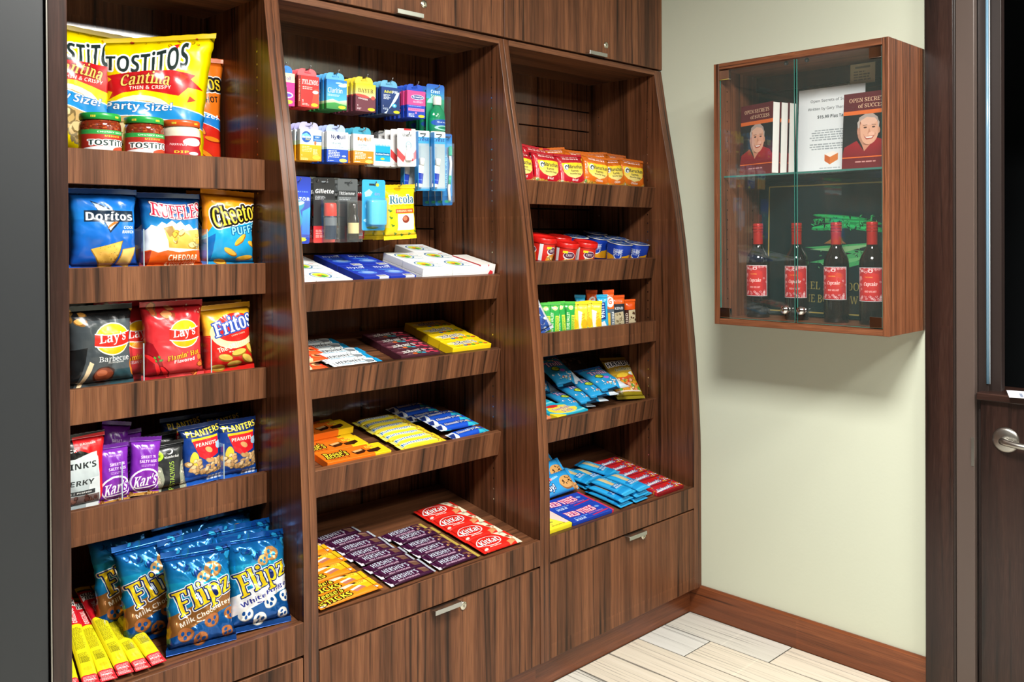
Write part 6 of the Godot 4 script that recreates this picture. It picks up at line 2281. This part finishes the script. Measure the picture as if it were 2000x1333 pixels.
	for i in 3:
		lay(again(fb, i, "turquoise and yellow candy box, %s from the lip" % ORD[i]), f, [-0.487, -0.548, -0.56][i], 0.02 + 0.1 * i, 0.0085, [3, 1, 0][i])
	var sg := pack("candy_box", "white and coral candy box in the tray's front corner by the upright", "candy box", "sugar_box", 0.13, 0.07, 0.016)
	lay(sg, f, -0.655, 0.022, 0.0085, 2)
	var sbg := bag("gummy_bag", "", "candy bag", "sour_bag", 0.118, 0.185, 0.026, 91, "bright blue sour candy bags", "film", 1.0)
	var sl := [[-0.262, 0.024, 0.070, -12, 6, 6], [-0.315, 0.026, 0.050, -14, 4, 4], [-0.357, 0.034, 0.031, -12, 3, 2], [-0.402, 0.05, 0.013, -10, 0, 0], [-0.36, 0.15, 0.06, -8, 16, 4], [-0.43, 0.20, 0.022, -10, 12, 2]]
	for i in 6:
		lay(again(sbg, i, "bright blue sour candy bag, %s" % ["topmost and nearest the golden bag", "second of the leaning row", "third of the leaning row", "fourth of the leaning row", "dark one behind the topmost", "farthest back in the tray"][i]), f, sl[i][0], sl[i][1], sl[i][2], sl[i][3], sl[i][4], sl[i][5])
	var gb := bag("gummy_bag", "golden gummy bag propped at the outer side panel", "candy bag", "gummy_bag", 0.125, 0.185, 0.03, 92)
	stand(gb, f, -0.135, 0.046, -16, 52, 0, 0.008)
	stand(copy(gb, "second golden gummy bag under the propped one"), f, -0.125, 0.062, -14, 70, 0, 0.006)
	var db := bag("gummy_bag", "dark candy bag in the shade behind the blue bags", "candy bag", "dark_bag", 0.13, 0.18, 0.03, 93)
	stand(db, f, -0.24, 0.17, -10, 50)
	# bottom bin
	f = tray_frame(0.468, 10, 0.006, 0.0)
	var yb := pack("candy_box", "yellow and pink snack box in the front corner of the bottom bin", "snack box", "yellow_box", 0.12, 0.125, 0.014)
	lay(yb, f, -0.738, 0.02, 0.0075, 0)
	var rv := pack("licorice_box", "", "candy box", "licorice_box", 0.198, 0.076, 0.012, "royal blue licorice trays")
	for i in 2:
		lay(again(rv, i, ["royal blue licorice tray at the front edge", "royal blue licorice tray behind the first"][i]), f, -0.572 - 0.003 * i, 0.02 + 0.0785 * i, 0.0065)
	var ch := bar("cookie_pack", "", "cookie pack", "cookies", 0.2, 0.08, 0.036, 95, "blue cookie packs", "film", 3.0)
	for i in 4:
		lay(again(ch, i, "blue cookie pack, %s" % ["lowest, touching the licorice trays", "second, propped on the lowest", "third, higher and nearer the upright", "rearmost in the shade"][i]), f, [-0.565, -0.57, -0.58, -0.60][i], [0.176, 0.22, 0.262, 0.335][i], [0.019, 0.04, 0.06, 0.03][i], [3, 4, 6, 2][i], [38, 40, 38, 10][i])
	var rk := bag("cereal_bar", "", "cereal bar", "rice_bar", 0.072, 0.15, 0.017, 96, "light blue cereal bars", "film", 0.5, 4.5)
	var rl := [[-0.392, 0.02, 0.009, 4], [-0.312, 0.02, 0.009, 3], [-0.39, 0.022, 0.026, 5], [-0.31, 0.021, 0.026, 2], [-0.372, 0.026, 0.043, 7], [-0.296, 0.024, 0.043, 5], [-0.265, 0.034, 0.010, 6], [-0.385, 0.18, 0.009, 3], [-0.31, 0.18, 0.009, 1], [-0.385, 0.176, 0.028, 12], [-0.25, 0.185, 0.026, 16], [-0.34, 0.195, 0.045, 62]]
	for i in 11:
		lay(again(rk, i, "light blue cereal bar, %s" % ["bottom layer beside the licorice", "bottom layer in the middle", "second layer beside the licorice", "second layer in the middle", "top layer beside the cookies", "top layer next to the red boxes", "slipped against the red boxes at the front", "rear row, bottom beside the cookies", "rear row, bottom in the middle", "rear row, upper beside the cookies", "rear row, turned against the red boxes"][i]), f, rl[i][0] - 0.012, rl[i][1], rl[i][2], rl[i][3])
	var tb := pack("taffy_box", "", "candy box", "taffy_box", 0.15, 0.05, 0.013, "red candy boxes by the outer panel")
	for i in 6:
		lay(again(tb, i, "red candy box by the outer side panel, %s from the front" % ORD[i]), f, -0.156 - 0.003 * i, 0.02 + 0.051 * i, 0.007, 0.0)

# ------------------------------------------------------------------ the glass case and the half door
func wall_case():
	# local frame: x to the viewer's right along the wall (+z in the room), y up, z out of the wall (-x in the room)
	var f := Transform3D(Basis(Vector3(0, 0, 1), Vector3(0, 1, 0), Vector3(-1, 0, 0)), Vector3(0, 1.0815, 0.2219))
	var W := 0.5653
	var H := 0.837
	var DP := 0.2535
	var t := thing("display_case", "walnut wall case with two glass doors holding books and wine", "display case", "")
	t.transform = f
	var b := 0.019
	part(t, "side_panel", wbox(Vector3(b, H, DP), 1, 0.001), M.wood_case, Vector3(b / 2, H / 2, DP / 2))
	part(t, "side_panel", wbox(Vector3(b, H, DP), 1, 0.001, 3.0), M.wood_case, Vector3(W - b / 2, H / 2, DP / 2))
	part(t, "top_panel", wbox(Vector3(W - 2 * b, b, DP), 0, 0.001), M.wood_case, Vector3(W / 2, H - b / 2, DP / 2))
	part(t, "bottom_panel", wbox(Vector3(W - 2 * b, b, DP), 0, 0.001, 5.0), M.wood_case, Vector3(W / 2, b / 2, DP / 2))
	part(t, "back_panel", wbox(Vector3(W - 2 * b, H - 2 * b, 0.006), 1, 0.0), M.case_back, Vector3(W / 2, H / 2, 0.004))
	part(t, "back_rail", wbox(Vector3(W - 2 * b, 0.05, 0.016), 0, 0.001), M.dark_wood, Vector3(W / 2, H - b - 0.026, 0.016))
	var sh := part(t, "glass_shelf", wbox(Vector3(W - 2 * b - 0.002, 0.006, 0.215), 0, 0.0), M.pane, Vector3(W / 2, 0.4745, 0.118))
	part(sh, "front_edge", wbox(Vector3(W - 2 * b - 0.002, 0.0056, 0.001), 0, 0.0), M.glass_edge, Vector3(0, 0, 0.108))
	# two inset doors
	var dw := (W - 2 * b - 0.004) / 2 - 0.004
	for i in 2:
		var cx := b + 0.002 + dw / 2 if i == 0 else W - b - 0.002 - dw / 2
		var dh := H - 2 * b - 0.006
		var d := part(t, "glass_door", sheet_quad(dw, dh), M.pane, Vector3(cx, H / 2, DP - 0.006))
		for e in [-1.0, 1.0]:
			part(d, "glass_edge", wbox(Vector3(0.0012, dh, 0.0052), 1, 0.0), M.glass_edge, Vector3(e * (dw / 2 + 0.0002), 0, 0))
		part(d, "glass_edge", wbox(Vector3(dw, 0.0012, 0.0052), 0, 0.0), M.glass_edge, Vector3(0, -dh / 2, 0))
		var sx := -1.0 if i == 0 else 1.0
		for sy in [-1.0, 1.0]:
			part(d, "hinge", wbox(Vector3(0.036, 0.03, 0.0115), 1, 0.001), M.chrome, Vector3(sx * (dw / 2 - 0.0175), sy * (dh / 2 - 0.0165), 0.0))
		part(d, "knob", lathe([[0.0, 0.031], [0.008, 0.030], [0.0125, 0.024], [0.0125, 0.017], [0.007, 0.011], [0.0055, 0.004], [0.009, 0.002], [0.009, 0.0]], 26), M.chrome, Vector3(-sx * (dw / 2 - 0.022), -dh / 2 + 0.038, 0.0026), Vector3(90, 0, 0))
		part(d, "door_stop", lathe([[0.0, 0.006], [0.006, 0.005], [0.007, 0.0]], 14), M.slot, Vector3(-sx * (dw / 2 - 0.03), dh / 2 - 0.007, -0.004), Vector3(-90, 0, 0))
	var st := SurfaceTool.new()
	st.begin(Mesh.PRIMITIVE_TRIANGLES)
	for sx in [b + 0.0004, W - b - 0.0004]:
		for z in [0.052, 0.205]:
			for k in 22:
				var y := 0.08 + k * 0.032
				for i in 6:
					var a := TAU * i / 6
					var a2 := TAU * (i + 1) / 6
					quad(st, [Vector3(sx, y, z), Vector3(sx, y + 0.0026 * sin(a), z + 0.0026 * cos(a)), Vector3(sx, y + 0.0026 * sin(a2), z + 0.0026 * cos(a2))], [Vector2.ZERO, Vector2.ZERO, Vector2.ZERO], Vector3(1 if sx < 0.2 else -1, 0, 0))
	part(t, "shelf_pin_sleeves", st.commit(), M.nickel_lock).set_meta("kind", "stuff")
	# the dark sign behind the bottles
	var sg := thing("wine_sign", "dark green sign with a green tree and gold lettering behind the bottles", "sign", "")
	part(sg, "board", wbox(Vector3(0.474, 0.44, 0.004), 1, 0.001), M.black, Vector3(0, 0, 0))
	part(sg, "sign_face", carton(0.472, 0.438, 0.003, 0.0), M["film:wine_sign"], Vector3(0, 0, 0.002))
	sg.transform = f * Transform3D(Basis(Vector3.RIGHT, deg_to_rad(-2)), Vector3(0.287, 0.019 + 0.222, 0.022))
	# things on the glass shelf
	var y := 0.4795
	var sheet := thing("price_sheet", "white printed sheet standing behind the book in the case", "paper", "")
	part(sheet, "paper", carton(0.218, 0.27, 0.0012, 0.0), M["card:price_sheet"], Vector3(0, 0.135, 0))
	sheet.transform = f * Transform3D(Basis(Vector3.RIGHT, deg_to_rad(-3)), Vector3(0.306, y, 0.078))
	var card := thing("note_card", "small tan card pinned high at the back of the case", "card", "")
	part(card, "paper", carton(0.078, 0.062, 0.001, 0.0), M["card:note_card"], Vector3(0, 0.03, 0))
	card.transform = f * Transform3D(Basis(Vector3.RIGHT, deg_to_rad(-2)), Vector3(0.397, 0.752, 0.045))
	var bk := book("book facing out at the end of the glass shelf by the outer side panel", 0.148, 0.226, 0.029)
	bk.transform = f * Transform3D(Basis(Vector3.UP, deg_to_rad(-3)) * Basis(Vector3.RIGHT, deg_to_rad(-4)), Vector3(0.462, y, 0.155))
	var b2 := copy(bk, "book facing out at the inner end of the glass shelf")
	b2.transform = f * Transform3D(Basis(Vector3.UP, deg_to_rad(-18)) * Basis(Vector3.RIGHT, deg_to_rad(-2)), Vector3(0.112, y, 0.168))
	for i in 2:
		var b3 := copy(bk, ["book directly behind the inner cover, showing its white page edge", "rearmost of the three inner books, its white pages next to the door gap"][i])
		b3.transform = f * Transform3D(Basis(Vector3.UP, deg_to_rad(-18)) * Basis(Vector3.RIGHT, deg_to_rad(-2)), Vector3(0.112 + 0.0105 * (i + 1), y, 0.168 - 0.0325 * (i + 1)))
	# four bottles on the bottom panel
	var xs := [0.086, 0.2215, 0.352, 0.463]
	var proto: Node3D
	for i in 4:
		var l: String = ["red-capped wine bottle at the inner end of the row of four", "red-capped wine bottle behind the meeting of the glass doors", "red-capped wine bottle covering the middle of the gold lettering", "red-capped wine bottle at the outer end of the row of four"][i]
		if i == 0:
			proto = bottle(l)
		var o := proto if i == 0 else copy(proto, l)
		o.transform = f * Transform3D(Basis(Vector3.UP, deg_to_rad([14, 18, 12, 16][i])), Vector3(xs[i], 0.0192, 0.13))

func sheet_quad(w: float, h: float) -> Mesh:
	var st := SurfaceTool.new()
	st.begin(Mesh.PRIMITIVE_TRIANGLES)
	quad(st, [Vector3(-w / 2, -h / 2, 0), Vector3(w / 2, -h / 2, 0), Vector3(w / 2, h / 2, 0), Vector3(-w / 2, h / 2, 0)], [Vector2(0, 1), Vector2(1, 1), Vector2(1, 0), Vector2(0, 0)], Vector3.BACK)
	return st.commit()

func book(label: String, w: float, h: float, d: float) -> Node3D:
	var t := thing("book", label, "book", "copies of one dark red portrait book")
	part(t, "front_cover", carton(w, h, 0.0012, 0.0), M["film:book"], Vector3(0, h / 2, d / 2))
	part(t, "back_cover", wbox(Vector3(w, h, 0.001), 1, 0.0), mat(0.3, Color("5a1a24")), Vector3(0, h / 2, -d / 2))
	part(t, "spine", wbox(Vector3(0.001, h, d), 1, 0.0), mat(0.3, Color("5a1a24")), Vector3(-w / 2, h / 2, 0))
	part(t, "pages", wbox(Vector3(w - 0.004, h - 0.004, d - 0.002), 1, 0.0005), M.paper, Vector3(0.001, h / 2, 0))
	return t

func bottle(label: String) -> Node3D:
	var t := thing("wine_bottle", label, "wine bottle", "red-capped wine bottles in the case")
	var prof := [[0.0, 0.006], [0.024, 0.003], [0.033, 0.0], [0.0365, 0.004], [0.037, 0.012], [0.037, 0.178], [0.0355, 0.192], [0.030, 0.206], [0.022, 0.219], [0.0162, 0.231], [0.0148, 0.245], [0.0143, 0.262], [0.0143, 0.292]]
	part(t, "glass", lathe(prof, 36), M.wine)
	var cap := part(t, "capsule", lathe([[0.0152, 0.236], [0.0158, 0.238], [0.0155, 0.272], [0.0163, 0.274], [0.0163, 0.301], [0.0152, 0.3045], [0.0, 0.305]], 30), M.capsule)
	for k in 3: part(cap, "band", lathe([[0.0160, 0.2755 + 0.009 * k], [0.0166, 0.2762 + 0.009 * k], [0.0166, 0.2772 + 0.009 * k], [0.0160, 0.278 + 0.009 * k]], 30), M.capsule_band)
	# label: the front half of the body
	var st := SurfaceTool.new()
	st.begin(Mesh.PRIMITIVE_TRIANGLES)
	var n := 20
	for i in n:
		var a0 := lerpf(-1.12, 1.12, float(i) / n)
		var a1 := lerpf(-1.12, 1.12, float(i + 1) / n)
		var p0 := Vector3(sin(a0), 0, cos(a0)) * 0.0373
		var p1 := Vector3(sin(a1), 0, cos(a1)) * 0.0373
		var u0 := float(i) / n
		var u1 := float(i + 1) / n
		quad(st, [p0 + Vector3(0, 0.07, 0), p1 + Vector3(0, 0.07, 0), p1 + Vector3(0, 0.17, 0), p0 + Vector3(0, 0.17, 0)], [Vector2(u0, 0.995), Vector2(u1, 0.995), Vector2(u1, 0.005), Vector2(u0, 0.005)], p0 + p1)
	part(t, "label", st.commit(), M["card:wine_label"])
	return t

func half_door():
	var t := thing("half_door", "dark brown lower half of a split door with a small shelf on top", "door", "")
	t.position = Vector3(0.012, 0.0, 0.938)
	part(t, "leaf", wbox(Vector3(0.042, 0.885, 0.88), 1, 0.0015), M.dark_wood, Vector3(0.0, 0.4525, 0.446))
	var sh := part(t, "shelf", wbox(Vector3(0.17, 0.021, 0.89), 2, 0.003), M.dark_wood, Vector3(0.045, 0.907, 0.445))
	var r := part(t, "rosette", lathe([[0.0, 0.008], [0.028, 0.008], [0.034, 0.005], [0.0355, 0.0]], 36), M.nickel, Vector3(-0.0208, 0.79, 0.072), Vector3(0, 0, 90))
	part(r, "keyway", lathe([[0.0, 0.030], [0.007, 0.030], [0.0085, 0.028], [0.0085, 0.0]], 20), M.nickel_lock, Vector3(0, 0, 0))
	part(t, "lever", tube([Vector3(-0.026, 0.79, 0.072), Vector3(-0.05, 0.79, 0.072), Vector3(-0.054, 0.789, 0.08), Vector3(-0.056, 0.785, 0.115), Vector3(-0.055, 0.78, 0.18)], 0.011, 14, 0.008), M.nickel)
	var n := thing("notice_sheet", "white printed sheet lying on the half door's shelf", "paper", "")
	part(n, "paper", carton(0.12, 0.2, 0.0012, 0.0), M["card:door_notice"], Vector3(0, 0.1, 0))
	n.transform = Transform3D(Basis(Vector3.UP, deg_to_rad(20)) * LIE, Vector3(0.07, 0.9185, 1.2))
